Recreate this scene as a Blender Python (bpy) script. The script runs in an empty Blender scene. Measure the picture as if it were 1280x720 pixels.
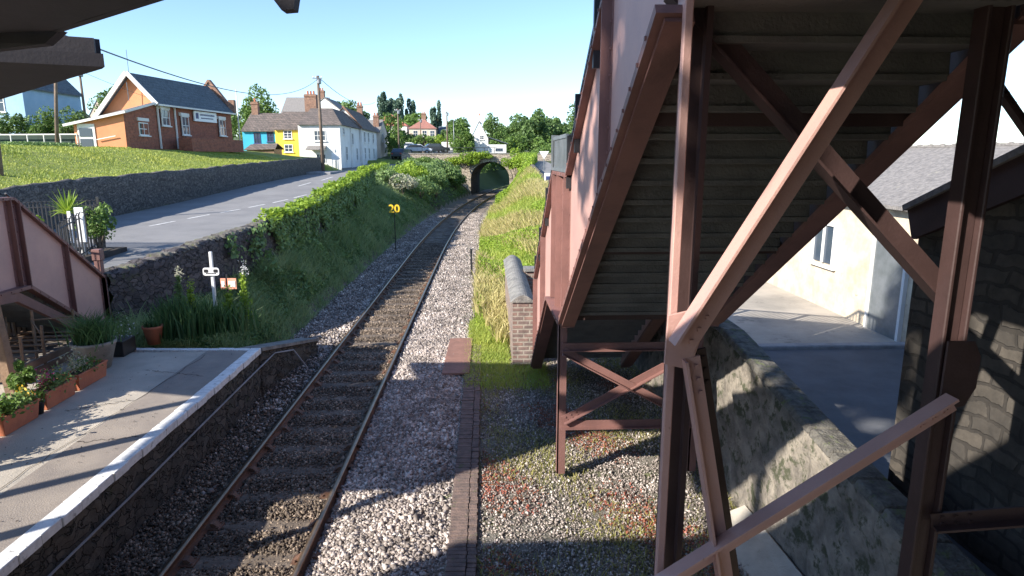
import bpy, bmesh, math, random
import numpy as np
from mathutils import Vector, Matrix
R = math.radians
rng = np.random.default_rng(7)
random.seed(7)
SC = bpy.context.scene
COL = SC.collection

# ------------------------------------------------------------------ camera, sky, sun, exposure
cam = bpy.data.objects.new("camera", bpy.data.cameras.new("camera"))
COL.objects.link(cam)
cam.location = (0, 0, 4.6)
cam.rotation_euler = (R(90 - 11.585), 0, -R(2.29))
cam.data.sensor_width = 36
cam.data.lens = 22.5
cam.data.clip_start = 0.05
cam.data.clip_end = 5000
SC.camera = cam
SUN_AZ, SUN_EL = R(56), R(30)        # the light travels towards +Y turned SUN_AZ to +X
world = bpy.data.worlds.new("World")
SC.world = world
world.use_nodes = True
wn = world.node_tree
sky = wn.nodes.new("ShaderNodeTexSky")
sky.sky_type = 'NISHITA'
sky.sun_disc = False
sky.sun_elevation = SUN_EL
sky.sun_rotation = math.pi + SUN_AZ
sky.air_density = 0.85
sky.dust_density = 0.1
sky.ozone_density = 3.5
wn.links.new(sky.outputs[0], wn.nodes["Background"].inputs[0])
wn.nodes["Background"].inputs[1].default_value = 0.14
sun = bpy.data.objects.new("sun", bpy.data.lights.new("sun", 'SUN'))
COL.objects.link(sun)
sun.data.energy = 5.0
sun.data.angle = R(0.53)
sun.data.color = (1.0, 0.93, 0.82)
ldir = Vector((math.sin(SUN_AZ) * math.cos(SUN_EL), math.cos(SUN_AZ) * math.cos(SUN_EL), -math.sin(SUN_EL)))
sun.rotation_euler = ldir.to_track_quat('-Z', 'Y').to_euler()
sun.location = (-30, -20, 40)
SC.view_settings.view_transform = 'Standard'
SC.view_settings.look = 'None'
SC.view_settings.exposure = 1.0
SC.view_settings.gamma = 1
SC.render.engine = 'CYCLES'
SC.cycles.max_bounces = 6
SC.cycles.diffuse_bounces = 3
SC.cycles.transparent_max_bounces = 6

# ------------------------------------------------------------------ materials
def newmat(name):
    m = bpy.data.materials.new(name)
    m.use_nodes = True
    return m, m.node_tree.nodes, m.node_tree.links, m.node_tree.nodes["Principled BSDF"]

def N(nodes, kind, **kw):
    n = nodes.new(kind)
    for k, v in kw.items():
        if k in n.inputs: n.inputs[k].default_value = v
        else: setattr(n, k, v)
    return n

def col4(c): return (c[0], c[1], c[2], 1)

def mat(name, c, c2=None, scale=3.0, rough=0.8, bump=0.0, bscale=30.0, metal=0.0, spots=None, spot_scale=8, spot_lo=.62):
    """two-tone noisy surface with bump; spots = third colour of stains / lichen"""
    m, n, l, p = newmat(name)
    p.inputs['Roughness'].default_value = rough
    p.inputs['Metallic'].default_value = metal
    g = N(n, 'ShaderNodeNewGeometry')
    if c2 is None: c2 = tuple(x * .72 for x in c)
    t = N(n, 'ShaderNodeTexNoise', Scale=scale, Detail=8.0, Roughness=.65)
    l.new(g.outputs['Position'], t.inputs['Vector'])
    r = N(n, 'ShaderNodeValToRGB')
    r.color_ramp.elements[0].position = .36; r.color_ramp.elements[0].color = col4(c2)
    r.color_ramp.elements[1].position = .62; r.color_ramp.elements[1].color = col4(c)
    l.new(t.outputs[0], r.inputs[0])
    out = r.outputs[0]
    if spots:
        t2 = N(n, 'ShaderNodeTexNoise', Scale=spot_scale, Detail=6.0, Roughness=.7)
        l.new(g.outputs['Position'], t2.inputs['Vector'])
        r2 = N(n, 'ShaderNodeValToRGB')
        r2.color_ramp.elements[0].position = spot_lo; r2.color_ramp.elements[0].color = (0, 0, 0, 1)
        r2.color_ramp.elements[1].position = spot_lo + .08; r2.color_ramp.elements[1].color = (1, 1, 1, 1)
        l.new(t2.outputs[0], r2.inputs[0])
        mx = N(n, 'ShaderNodeMixRGB'); mx.inputs[2].default_value = col4(spots)
        l.new(r2.outputs[0], mx.inputs[0]); l.new(out, mx.inputs[1]); out = mx.outputs[0]
    l.new(out, p.inputs['Base Color'])
    if bump:
        b = N(n, 'ShaderNodeBump', Strength=bump, Distance=.03)
        t3 = N(n, 'ShaderNodeTexNoise', Scale=bscale, Detail=6.0)
        l.new(g.outputs['Position'], t3.inputs['Vector'])
        l.new(t3.outputs[0], b.inputs['Height']); l.new(b.outputs[0], p.inputs['Normal'])
    return m

def wallvec(n, l, ax=(1, 1)):
    """position -> (x*a + y*b, z) so that courses run along a wall of any axis"""
    g = N(n, 'ShaderNodeNewGeometry'); s = N(n, 'ShaderNodeSeparateXYZ')
    l.new(g.outputs['Position'], s.inputs[0])
    a = N(n, 'ShaderNodeMath', operation='MULTIPLY'); a.inputs[1].default_value = ax[0]
    b = N(n, 'ShaderNodeMath', operation='MULTIPLY_ADD'); b.inputs[1].default_value = ax[1]
    l.new(s.outputs[0], a.inputs[0]); l.new(s.outputs[1], b.inputs[0]); l.new(a.outputs[0], b.inputs[2])
    c = N(n, 'ShaderNodeCombineXYZ'); l.new(b.outputs[0], c.inputs[0]); l.new(s.outputs[2], c.inputs[1])
    return g, c.outputs[0]

def brick(name, c1, c2, mortar, bw=.225, bh=.075, ms=.012, ax=(1, 1), warp=0.0, bump=.5, top=None):
    m, n, l, p = newmat(name)
    g, v = wallvec(n, l, ax)
    if top is not None:                       # horizontal face: use x and y directly
        v = g.outputs['Position']
    if warp:
        w = N(n, 'ShaderNodeTexNoise', Scale=2.5, Detail=4.0); l.new(g.outputs['Position'], w.inputs['Vector'])
        mv = N(n, 'ShaderNodeVectorMath', operation='MULTIPLY_ADD')
        l.new(w.outputs['Color'], mv.inputs[0]); mv.inputs[1].default_value = (warp,) * 3; l.new(v, mv.inputs[2]); v = mv.outputs[0]
    b = N(n, 'ShaderNodeTexBrick'); b.inputs['Scale'].default_value = 1.0
    b.inputs['Color1'].default_value = col4(c1); b.inputs['Color2'].default_value = col4(c2); b.inputs['Mortar'].default_value = col4(mortar)
    b.inputs['Brick Width'].default_value = bw; b.inputs['Row Height'].default_value = bh; b.inputs['Mortar Size'].default_value = ms
    b.inputs['Mortar Smooth'].default_value = .3
    l.new(v, b.inputs['Vector'])
    t = N(n, 'ShaderNodeTexNoise', Scale=5.0, Detail=8.0, Roughness=.7); l.new(g.outputs['Position'], t.inputs['Vector'])
    r = N(n, 'ShaderNodeValToRGB'); r.color_ramp.elements[0].position = .3; r.color_ramp.elements[0].color = (.45, .45, .45, 1)
    r.color_ramp.elements[1].position = .7; r.color_ramp.elements[1].color = (1.15, 1.12, 1.08, 1)
    l.new(t.outputs[0], r.inputs[0])
    mx = N(n, 'ShaderNodeMixRGB', blend_type='MULTIPLY'); mx.inputs[0].default_value = 1
    l.new(b.outputs['Color'], mx.inputs[1]); l.new(r.outputs[0], mx.inputs[2])
    l.new(mx.outputs[0], p.inputs['Base Color'])
    p.inputs['Roughness'].default_value = .9
    bp = N(n, 'ShaderNodeBump', Strength=bump, Distance=.02); bp.invert = True
    l.new(b.outputs['Fac'], bp.inputs['Height'])
    bp2 = N(n, 'ShaderNodeBump', Strength=.5, Distance=.02)
    l.new(t.outputs[0], bp2.inputs['Height']); l.new(bp.outputs[0], bp2.inputs['Normal'])
    l.new(bp2.outputs[0], p.inputs['Normal'])
    return m

def rubble(name, c1, c2, mortar, scale=3.2, spots=None, flat=1.9):
    """rubble stone: voronoi cells stretched along the courses, dark joints"""
    m, n, l, p = newmat(name)
    g = N(n, 'ShaderNodeNewGeometry')
    mp = N(n, 'ShaderNodeMapping'); mp.inputs['Scale'].default_value = (1, 1, flat); l.new(g.outputs['Position'], mp.inputs['Vector'])
    w = N(n, 'ShaderNodeTexNoise', Scale=3.0, Detail=5.0); l.new(g.outputs['Position'], w.inputs['Vector'])
    mv = N(n, 'ShaderNodeVectorMath', operation='MULTIPLY_ADD'); l.new(w.outputs['Color'], mv.inputs[0]); mv.inputs[1].default_value = (.75,) * 3; l.new(mp.outputs[0], mv.inputs[2])
    v = N(n, 'ShaderNodeTexVoronoi', Scale=scale); l.new(mv.outputs[0], v.inputs['Vector'])
    ve = N(n, 'ShaderNodeTexVoronoi', Scale=scale, feature='DISTANCE_TO_EDGE'); l.new(mv.outputs[0], ve.inputs['Vector'])
    sp = N(n, 'ShaderNodeSeparateXYZ'); l.new(v.outputs['Color'], sp.inputs[0])
    r = N(n, 'ShaderNodeValToRGB'); r.color_ramp.elements[0].color = col4(c2); r.color_ramp.elements[1].color = col4(c1)
    l.new(sp.outputs[0], r.inputs[0])
    re = N(n, 'ShaderNodeValToRGB'); re.color_ramp.elements[0].position = .0; re.color_ramp.elements[0].color = (0, 0, 0, 1)
    re.color_ramp.elements[1].position = .06; re.color_ramp.elements[1].color = (1, 1, 1, 1)
    l.new(ve.outputs['Distance'], re.inputs[0])
    mx = N(n, 'ShaderNodeMixRGB'); l.new(re.outputs[0], mx.inputs[0]); mx.inputs[1].default_value = col4(mortar); l.new(r.outputs[0], mx.inputs[2])
    t = N(n, 'ShaderNodeTexNoise', Scale=7.0, Detail=8.0, Roughness=.7); l.new(g.outputs['Position'], t.inputs['Vector'])
    r3 = N(n, 'ShaderNodeValToRGB'); r3.color_ramp.elements[0].position = .3; r3.color_ramp.elements[0].color = (.45, .45, .45, 1)
    r3.color_ramp.elements[1].position = .7; r3.color_ramp.elements[1].color = (1.25, 1.25, 1.2, 1); l.new(t.outputs[0], r3.inputs[0])
    m2 = N(n, 'ShaderNodeMixRGB', blend_type='MULTIPLY'); m2.inputs[0].default_value = 1; l.new(mx.outputs[0], m2.inputs[1]); l.new(r3.outputs[0], m2.inputs[2])
    out = m2.outputs[0]
    if spots:
        t2 = N(n, 'ShaderNodeTexNoise', Scale=2.2, Detail=7.0, Roughness=.75); l.new(g.outputs['Position'], t2.inputs['Vector'])
        r2 = N(n, 'ShaderNodeValToRGB'); r2.color_ramp.elements[0].position = .58; r2.color_ramp.elements[0].color = (0, 0, 0, 1)
        r2.color_ramp.elements[1].position = .68; r2.color_ramp.elements[1].color = (1, 1, 1, 1); l.new(t2.outputs[0], r2.inputs[0])
        m3 = N(n, 'ShaderNodeMixRGB'); l.new(r2.outputs[0], m3.inputs[0]); l.new(out, m3.inputs[1]); m3.inputs[2].default_value = col4(spots); out = m3.outputs[0]
    l.new(out, p.inputs['Base Color']); p.inputs['Roughness'].default_value = .92
    b = N(n, 'ShaderNodeBump', Strength=.9, Distance=.05); l.new(re.outputs[0], b.inputs['Height'])
    b2 = N(n, 'ShaderNodeBump', Strength=.6, Distance=.03); l.new(t.outputs[0], b2.inputs['Height']); l.new(b.outputs[0], b2.inputs['Normal'])
    l.new(b2.outputs[0], p.inputs['Normal'])
    return m

def leafmat(name, c1, c2, scale=.8, trans=.35):
    m, n, l, p = newmat(name)
    g = N(n, 'ShaderNodeNewGeometry')
    t = N(n, 'ShaderNodeTexNoise', Scale=scale, Detail=4.0); l.new(g.outputs['Position'], t.inputs['Vector'])
    a = N(n, 'ShaderNodeAttribute'); a.attribute_name = 'rnd'
    ad = N(n, 'ShaderNodeMath', operation='MULTIPLY_ADD'); ad.inputs[1].default_value = .45
    l.new(a.outputs['Fac'], ad.inputs[0])
    sc = N(n, 'ShaderNodeMath', operation='MULTIPLY_ADD'); l.new(t.outputs[0], sc.inputs[0]); sc.inputs[1].default_value = 1.5; sc.inputs[2].default_value = -.48
    l.new(sc.outputs[0], ad.inputs[2])
    r = N(n, 'ShaderNodeValToRGB'); r.color_ramp.elements[0].position = 0; r.color_ramp.elements[0].color = col4(c2)
    r.color_ramp.elements[1].position = 1; r.color_ramp.elements[1].color = col4(c1); l.new(ad.outputs[0], r.inputs[0])
    l.new(r.outputs[0], p.inputs['Base Color']); p.inputs['Roughness'].default_value = .6
    tr = N(n, 'ShaderNodeBsdfTranslucent'); l.new(r.outputs[0], tr.inputs[0])
    mx = N(n, 'ShaderNodeMixShader'); mx.inputs[0].default_value = trans
    l.new(p.outputs[0], mx.inputs[1]); l.new(tr.outputs[0], mx.inputs[2])
    l.new(mx.outputs[0], n['Material Output'].inputs[0])
    return m

M = {}
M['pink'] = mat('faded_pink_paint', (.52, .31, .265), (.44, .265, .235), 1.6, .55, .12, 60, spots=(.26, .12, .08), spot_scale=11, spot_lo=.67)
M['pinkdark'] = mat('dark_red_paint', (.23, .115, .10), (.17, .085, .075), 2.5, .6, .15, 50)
M['maroon_shaded'] = mat('shaded_brown_red_paint', (.06, .032, .03), (.042, .022, .02), 2.5, .6, .1, 50)  # red-brown paint darkened to carry the shade under the deck
M['tread'] = mat('weathered_tread_board', (.155, .145, .135), (.105, .10, .095), 2.2, .85, .35, 40)
M['black'] = mat('black_painted_iron', (.03, .03, .034), (.02, .02, .024), 3, .45)
M['greymetal'] = mat('grey_galvanised_metal', (.24, .26, .28), (.17, .19, .2), 3, .45, metal=.4)
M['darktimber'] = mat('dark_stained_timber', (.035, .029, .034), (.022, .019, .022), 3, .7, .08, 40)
M['timber'] = mat('brown_weathered_timber', (.26, .17, .11), (.15, .1, .07), 4, .85, .4, 25)
M['polewood'] = mat('pole_timber', (.20, .14, .10), (.12, .09, .07), 3, .85, .3, 25)
M['rust'] = mat('rusty_steel', (.17, .085, .05), (.09, .05, .035), 6, .75, .3, 60)
M['railtop'] = mat('worn_rail_steel', (.30, .21, .14), (.20, .14, .09), 5, .32, .1, 60, metal=.75)
M['sleeper'] = mat('oily_timber_sleeper', (.17, .135, .105), (.09, .07, .055), 4, .85, .5, 22)
M['ballastbed'] = mat('dirty_ballast_bed', (.26, .21, .17), (.10, .08, .065), 22, .95, 1.0, 40)
M['asphaltroad'] = mat('worn_asphalt', (.24, .235, .235), (.19, .187, .19), .6, .9, .25, 90, spots=(.155, .152, .155), spot_scale=1.1, spot_lo=.62)
M['paintwhite'] = mat('worn_white_paint', (.80, .80, .79), (.62, .62, .61), 9, .7, .15, 40, spots=(.30, .29, .28), spot_scale=13, spot_lo=.59)
M['roadpaint'] = mat('faded_road_paint', (.75, .75, .74), (.45, .45, .45), 6, .8)
M['kerb'] = mat('granite_kerb', (.32, .32, .33), (.22, .22, .23), 3, .85, .2)
M['platform'] = mat('patched_platform_concrete', (.52, .46, .385), (.36, .325, .28), .9, .9, .3, 60, spots=(.20, .185, .165), spot_scale=3.2, spot_lo=.64)
M['platformdark'] = mat('platform_edge_asphalt', (.31, .265, .225), (.22, .19, .17), 1.4, .9, .3, 60, spots=(.09, .085, .08), spot_scale=5, spot_lo=.66)
M['concrete'] = mat('pale_concrete', (.50, .46, .40), (.36, .33, .29), 1.8, .9, .25, 40, spots=(.22, .21, .17), spot_scale=5, spot_lo=.6)
M['cement'] = mat('stained_cement_render', (.30, .265, .22), (.13, .115, .10), 3.2, .95, 1.0, 14, spots=(.07, .075, .045), spot_scale=4.5, spot_lo=.52)
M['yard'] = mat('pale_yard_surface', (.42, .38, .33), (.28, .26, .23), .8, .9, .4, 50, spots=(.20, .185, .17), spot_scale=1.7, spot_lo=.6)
M['lawn'] = mat('mown_grass', (.27, .31, .05), (.15, .20, .035), .55, .95, .6, 45, spots=(.27, .26, .08), spot_scale=2.0, spot_lo=.56)
M['bankearth'] = mat('green_bank_ground', (.06, .09, .025), (.035, .045, .02), 1.5, .95, .8, 30)
M['gravel'] = mat('weedy_gravel', (.27, .24, .20), (.10, .095, .075), 16, .95, 1.0, 50, spots=(.13, .15, .05), spot_scale=2.3, spot_lo=.55)
M['hill'] = mat('distant_green_field', (.10, .13, .04), (.06, .09, .03), .05, .95)
M['earth'] = mat('bare_dark_earth', (.09, .07, .055), (.04, .033, .028), 3, .95, .8, 30)
M['wallstone'] = rubble('dark_rubble_stone', (.135, .115, .12), (.07, .062, .068), (.045, .04, .042), 4.6, spots=(.085, .09, .05))
M['wallstone2'] = rubble('road_rubble_stone', (.19, .165, .15), (.10, .09, .088), (.06, .055, .05), 5.0, spots=(.16, .15, .14))
M['platformstone'] = rubble('oily_platform_stone', (.12, .105, .09), (.06, .054, .048), (.035, .032, .028), 4.4, spots=(.06, .07, .035))
M['barnstone'] = brick('shade_darkened_building_stone', (.10, .088, .076), (.055, .05, .046), (.045, .04, .036), .38, .15, .02, warp=.22, bump=.9)  # stone darkened to stand for shade missing on the right-hand wall
M['coping'] = mat('lichened_coping_stone', (.26, .25, .23), (.13, .125, .12), 5, .9, .6, 30, spots=(.38, .37, .30), spot_scale=9, spot_lo=.6)
M['copingdark'] = mat('mossy_coping_stone', (.17, .16, .14), (.07, .065, .06), 9, .95, .9, 30, spots=(.13, .15, .07), spot_scale=7, spot_lo=.55)
M['pierbrick'] = brick('weathered_pier_brick', (.30, .19, .16), (.20, .15, .14), (.36, .32, .28), .27, .10, .02)
M['kerbbrick'] = mat('dark_edging_brick', (.20, .14, .12), (.11, .085, .078), 9, .95, .5, 50, spots=(.10, .11, .06), spot_scale=6, spot_lo=.6)
M['hallbrick'] = brick('red_hall_brick', (.42, .13, .075), (.32, .10, .065), (.25, .16, .12), .3, .1, .012, bump=.2)
M['hallorange'] = mat('orange_hall_render', (.66, .27, .13), (.58, .23, .11), .7, .85, .1, 20)
M['chimbrick'] = brick('chimney_brick', (.38, .19, .12), (.28, .14, .09), (.3, .24, .2), .3, .1, .015, bump=.3)
M['archbrick'] = rubble('pale_bridge_stone', (.55, .47, .38), (.38, .31, .26), (.30, .26, .22), 2.6)
M['slate'] = brick('blue_grey_slate', (.14, .175, .205), (.11, .14, .165), (.05, .065, .08), .35, .22, .01, bump=.3)
M['slatebrown'] = brick('brown_grey_roof_tile', (.23, .185, .165), (.14, .12, .11), (.07, .06, .055), .3, .25, .015, bump=.5)
M['slateold'] = mat('old_mottled_slate', (.27, .25, .235), (.15, .14, .135), 10, .85, .6, 30, spots=(.34, .32, .25), spot_scale=6, spot_lo=.62)
M['redtile'] = mat('red_roof_tile', (.52, .17, .12), (.38, .13, .10), 2, .85)
M['browntile'] = mat('brown_roof_tile', (.36, .16, .12), (.26, .12, .10), 2, .85)
M['white'] = mat('white_render', (.78, .77, .75), (.66, .65, .63), .8, .85)
M['blue'] = mat('turquoise_render', (.05, .42, .62), (.04, .36, .55), .8, .8)
M['yellow'] = mat('yellow_render', (.78, .56, .07), (.70, .50, .06), .8, .8)
M['cream'] = mat('cream_render', (.62, .52, .42), (.52, .43, .35), .8, .85)
M['paleblue'] = mat('pale_blue_render', (.34, .50, .66), (.28, .44, .60), .8, .85)
M['glass'], _n, _l, _p = newmat('dark_window_glass')
_p.inputs['Base Color'].default_value = (.05, .07, .10, 1); _p.inputs['Roughness'].default_value = .08; _p.inputs['IOR'].default_value = 1.5
M['terracotta'] = mat('terracotta', (.50, .17, .085), (.40, .13, .07), 4, .8, .15, 40)
M['palepot'] = mat('pale_stone_pot', (.36, .33, .28), (.25, .23, .2), 5, .85, .3, 40)
M['plasticblack'] = mat('black_plastic', (.025, .025, .025), (.018, .018, .018), 3, .4)
M['signyellow'] = mat('sign_yellow', (.85, .55, .03), (.80, .50, .03), 3, .5)
M['signorange'] = mat('orange_notice', (.85, .33, .22), (.80, .42, .30), 12, .6)
M['signwhite'] = mat('white_sign_enamel', (.82, .83, .84), (.76, .77, .78), 5, .4)
M['signblue'] = mat('navy_lettering', (.05, .06, .16), (.04, .05, .14), 5, .5)
M['rubber'] = mat('tyre_rubber', (.025, .025, .025), (.02, .02, .02), 3, .8)
M['carred'] = mat('dark_car_paint', (.05, .055, .065), (.05, .055, .065), 1, .25)
M['carsilver'] = mat('silver_car_paint', (.55, .57, .6), (.55, .57, .6), 1, .25)
M['carwhite'] = mat('white_car_paint', (.8, .8, .8), (.8, .8, .8), 1, .25)
M['rustplate'] = mat('rust_brown_board', (.27, .14, .105), (.20, .105, .08), 4, .85, .3, 30)
M['bark'] = mat('tree_bark', (.14, .11, .085), (.08, .065, .05), 4, .9, .6, 12)
# plants
M['lf_wood'] = leafmat('wood_leaves', (.19, .30, .08), (.045, .095, .03), .3, .3)
M['lf_mid'] = leafmat('mid_green_leaves', (.20, .32, .06), (.06, .12, .03), .5, .3)
M['lf_lime'] = leafmat('lime_leaves', (.42, .55, .06), (.15, .27, .035), .9, .4)
M['lf_poplar'] = leafmat('poplar_leaves', (.14, .22, .14), (.06, .11, .09), .4, .2)
M['lf_bank'] = leafmat('bank_leaves', (.28, .40, .13), (.075, .15, .05), .9, .3)
M['lf_bankgrass'] = leafmat('bank_grass_blades', (.46, .54, .26), (.15, .25, .09), .6, .3)
M['lf_lawn'] = leafmat('mown_lawn_blades', (.52, .52, .10), (.17, .27, .04), .33, .3)
M['lf_weed'] = leafmat('olive_weeds', (.48, .42, .13), (.20, .22, .06), 1.5, .3)
M['lf_grass'] = leafmat('tall_grass_blades', (.55, .58, .13), (.22, .34, .05), .8, .4)
M['lf_dry'] = leafmat('dry_grass_blades', (.62, .52, .25), (.36, .34, .12), .7, .35)
M['lf_red'] = leafmat('red_weeds', (.48, .13, .10), (.25, .12, .06), 1.5, .3)
M['lf_iris'] = leafmat('iris_blades', (.14, .26, .08), (.05, .11, .04), 2, .35)
M['lf_pale'] = leafmat('pale_blossom_leaves', (.55, .52, .42), (.25, .30, .16), 1.5, .3)
M['fl_pink'] = leafmat('pink_petals', (.75, .10, .30), (.5, .05, .2), 3, .3)
M['fl_yellow'] = leafmat('yellow_petals', (.85, .60, .05), (.7, .4, .03), 3, .3)
M['fl_white'] = leafmat('white_petals', (.8, .8, .78), (.6, .6, .58), 3, .3)
M['fl_red'] = leafmat('red_petals', (.75, .12, .05), (.6, .08, .04), 3, .3)

def stonemat(name, cols, spotscale=60):
    m, n, l, p = newmat(name)
    a = N(n, 'ShaderNodeAttribute'); a.attribute_name = 'rnd'
    r = N(n, 'ShaderNodeValToRGB')
    for i, (pos, c) in enumerate(cols):
        if i < 2: e = r.color_ramp.elements[i]; e.position = pos
        else: e = r.color_ramp.elements.new(pos)
        e.color = col4(c)
    l.new(a.outputs['Fac'], r.inputs[0]); 
    g = N(n, 'ShaderNodeNewGeometry'); t = N(n, 'ShaderNodeTexNoise', Scale=1.3, Detail=5.0); l.new(g.outputs['Position'], t.inputs['Vector'])
    r2 = N(n, 'ShaderNodeValToRGB'); r2.color_ramp.elements[0].position = .35; r2.color_ramp.elements[0].color = (.6, .6, .6, 1); r2.color_ramp.elements[1].position = .65; r2.color_ramp.elements[1].color = (1.1, 1.1, 1.1, 1)
    l.new(t.outputs[0], r2.inputs[0])
    mx = N(n, 'ShaderNodeMixRGB', blend_type='MULTIPLY'); mx.inputs[0].default_value = 1; l.new(r.outputs[0], mx.inputs[1]); l.new(r2.outputs[0], mx.inputs[2])
    l.new(mx.outputs[0], p.inputs['Base Color']); p.inputs['Roughness'].default_value = .85
    return m
M['stones'] = stonemat('grey_pink_ballast', [(0, (.15, .125, .11)), (1, (.76, .68, .62)), (.5, (.38, .32, .285)), (.8, (.54, .47, .43))])
M['stonesdark'] = stonemat('oily_ballast', [(0, (.08, .06, .045)), (1, (.50, .39, .30)), (.6, (.19, .145, .11)), (.85, (.29, .225, .17))])

# ------------------------------------------------------------------ object helpers
def tag(o, label=None, cat=None, group=None, kind=None):
    if label: o['label'] = label
    if cat: o['category'] = cat
    if group: o['group'] = group
    if kind: o['kind'] = kind
    return o

def empty(name, loc, label, cat, group=None):
    o = bpy.data.objects.new(name, None)
    COL.objects.link(o); o.location = loc
    o.empty_display_size = .2
    return tag(o, label, cat, group)

def wloc(p):
    v = Vector((0, 0, 0))
    while p is not None:
        v += p.location; p = p.parent
    return v

def link(name, me, material, parent=None, base=None):
    """link mesh given in world coordinates; a top-level thing gets its origin at base"""
    for m in (material if isinstance(material, (list, tuple)) else [material]): me.materials.append(m)
    o = bpy.data.objects.new(name, me)
    COL.objects.link(o)
    off = wloc(parent) if parent is not None else Vector(base or (0, 0, 0))
    if off.length > 0: me.transform(Matrix.Translation(-off))
    if parent is not None: o.parent = parent
    else: o.location = off
    return o

class MB:
    def __init__(s): s.v = []; s.f = []; s.sm = False
    def add(s, vs, fs):
        k = len(s.v); s.v += [tuple(v) for v in vs]; s.f += [tuple(i + k for i in f) for f in fs]; return s
    def hexa(s, p):
        return s.add(p, [(0, 3, 2, 1), (4, 5, 6, 7), (0, 1, 5, 4), (1, 2, 6, 5), (2, 3, 7, 6), (3, 0, 4, 7)])
    def box(s, x0, x1, y0, y1, z0, z1):
        return s.hexa([(x0, y0, z0), (x1, y0, z0), (x1, y1, z0), (x0, y1, z0), (x0, y0, z1), (x1, y0, z1), (x1, y1, z1), (x0, y1, z1)])
    def beam(s, a, b, w, h, up=(0, 0, 1)):
        a = Vector(a); b = Vector(b); d = (b - a).normalized(); up = Vector(up)
        sd = d.cross(up)
        if sd.length < 1e-4: sd = d.cross(Vector((0, 1, 0)))
        sd.normalize(); u = sd.cross(d).normalized()
        p = []
        for e in (a, b):
            for x, y in ((-1, -1), (1, -1), (1, 1), (-1, 1)): p.append(e + sd * (x * w / 2) + u * (y * h / 2))
        return s.add(p, [(3, 2, 1, 0), (4, 5, 6, 7), (0, 1, 5, 4), (1, 2, 6, 5), (2, 3, 7, 6), (3, 0, 4, 7)])
    def angle(s, a, b, w, t, up=(0, 0, 1), sgn=1):
        """rolled steel section: a flat plate with one flange standing off it"""
        a = Vector(a); b = Vector(b); d = (b - a).normalized(); up = Vector(up)
        sd = d.cross(up).normalized()
        s.beam(a, b, w, t, up)
        o = sd * (w / 2 - t / 2) * sgn + Vector(up).normalized() * (w * .42)
        return s.beam(a + o, b + o, t, w * .84 - t, up)
    def tube(s, pts, r, n=6, cap=True):
        pts = [Vector(p) for p in pts]; rs = r if isinstance(r, (list, tuple)) else [r] * len(pts)
        k0 = len(s.v); prev = None
        for i, p in enumerate(pts):
            d = (pts[min(i + 1, len(pts) - 1)] - pts[max(i - 1, 0)]).normalized()
            if prev is None: prev = d.orthogonal().normalized()
            else:
                prev = (prev - d * prev.dot(d))
                if prev.length < 1e-5: prev = d.orthogonal()
                prev.normalize()
            q = d.cross(prev)
            for j in range(n):
                t = 2 * math.pi * j / n
                s.v.append(tuple(p + (prev * math.cos(t) + q * math.sin(t)) * rs[i]))
        for i in range(len(pts) - 1):
            for j in range(n):
                a = k0 + i * n + j; b = k0 + i * n + (j + 1) % n
                s.f.append((a, b, b + n, a + n))
        if cap:
            s.f.append(tuple(k0 + j for j in range(n))[::-1]); e = k0 + (len(pts) - 1) * n; s.f.append(tuple(e + j for j in range(n)))
        return s
    def prism(s, poly, axis, a, b):
        """polygon in the two other axes, extruded along axis from a to b"""
        n = len(poly)
        def P(q, t):
            if axis == 'x': return (t, q[0], q[1])
            if axis == 'y': return (q[0], t, q[1])
            return (q[0], q[1], t)
        vs = [P(q, a) for q in poly] + [P(q, b) for q in poly]
        fs = [tuple(range(n))[::-1], tuple(range(n, 2 * n))] + [(i, (i + 1) % n, (i + 1) % n + n, i + n) for i in range(n)]
        return s.add(vs, fs)
    def slab(s, quad, t):
        """quad of four 3D corners thickened straight down by t"""
        return s.hexa([(q[0], q[1], q[2] - t) for q in quad] + list(quad))
    def lathe(s, prof, c, n=20):
        k = len(s.v)
        for (r, z) in prof:
            for j in range(n):
                t = 2 * math.pi * j / n; s.v.append((c[0] + r * math.cos(t), c[1] + r * math.sin(t), c[2] + z))
        for i in range(len(prof) - 1):
            for j in range(n):
                a = k + i * n + j; b = k + i * n + (j + 1) % n; s.f.append((a, b, b + n, a + n))
        return s
    def build(s, name, material, parent=None, bevel=0, base=None, smooth=False):
        me = bpy.data.meshes.new(name); me.from_pydata(s.v, [], s.f); me.validate()
        bm = bmesh.new(); bm.from_mesh(me); bmesh.ops.recalc_face_normals(bm, faces=bm.faces)
        if bevel:
            bmesh.ops.bevel(bm, geom=[e for e in bm.edges if len(e.link_faces) == 2 and e.calc_face_angle(0) > .5], offset=bevel, segments=1, affect='EDGES', clamp_overlap=True)
        bm.to_mesh(me); bm.free()
        if smooth:
            me.polygons.foreach_set('use_smooth', [True] * len(me.polygons))
        return link(name, me, material, parent, base)

def npmesh(name, V, F, rnd=None, fsize=4):
    """V (n,3), F (m,fsize) with optional per-vertex random"""
    me = bpy.data.meshes.new(name)
    me.vertices.add(len(V)); me.vertices.foreach_set('co', np.asarray(V, np.float32).ravel())
    F = np.asarray(F, np.int32)
    me.loops.add(F.size); me.loops.foreach_set('vertex_index', F.ravel())
    me.polygons.add(len(F)); me.polygons.foreach_set('loop_start', np.arange(0, F.size, F.shape[1], dtype=np.int32))
    me.polygons.foreach_set('loop_total', np.full(len(F), F.shape[1], np.int32))
    me.update(calc_edges=True)
    if rnd is not None:
        a = me.attributes.new('rnd', 'FLOAT', 'POINT'); a.data.foreach_set('value', np.asarray(rnd, np.float32))
    return me

def unit(a): return a / (np.linalg.norm(a, axis=1, keepdims=True) + 1e-9)

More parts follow.
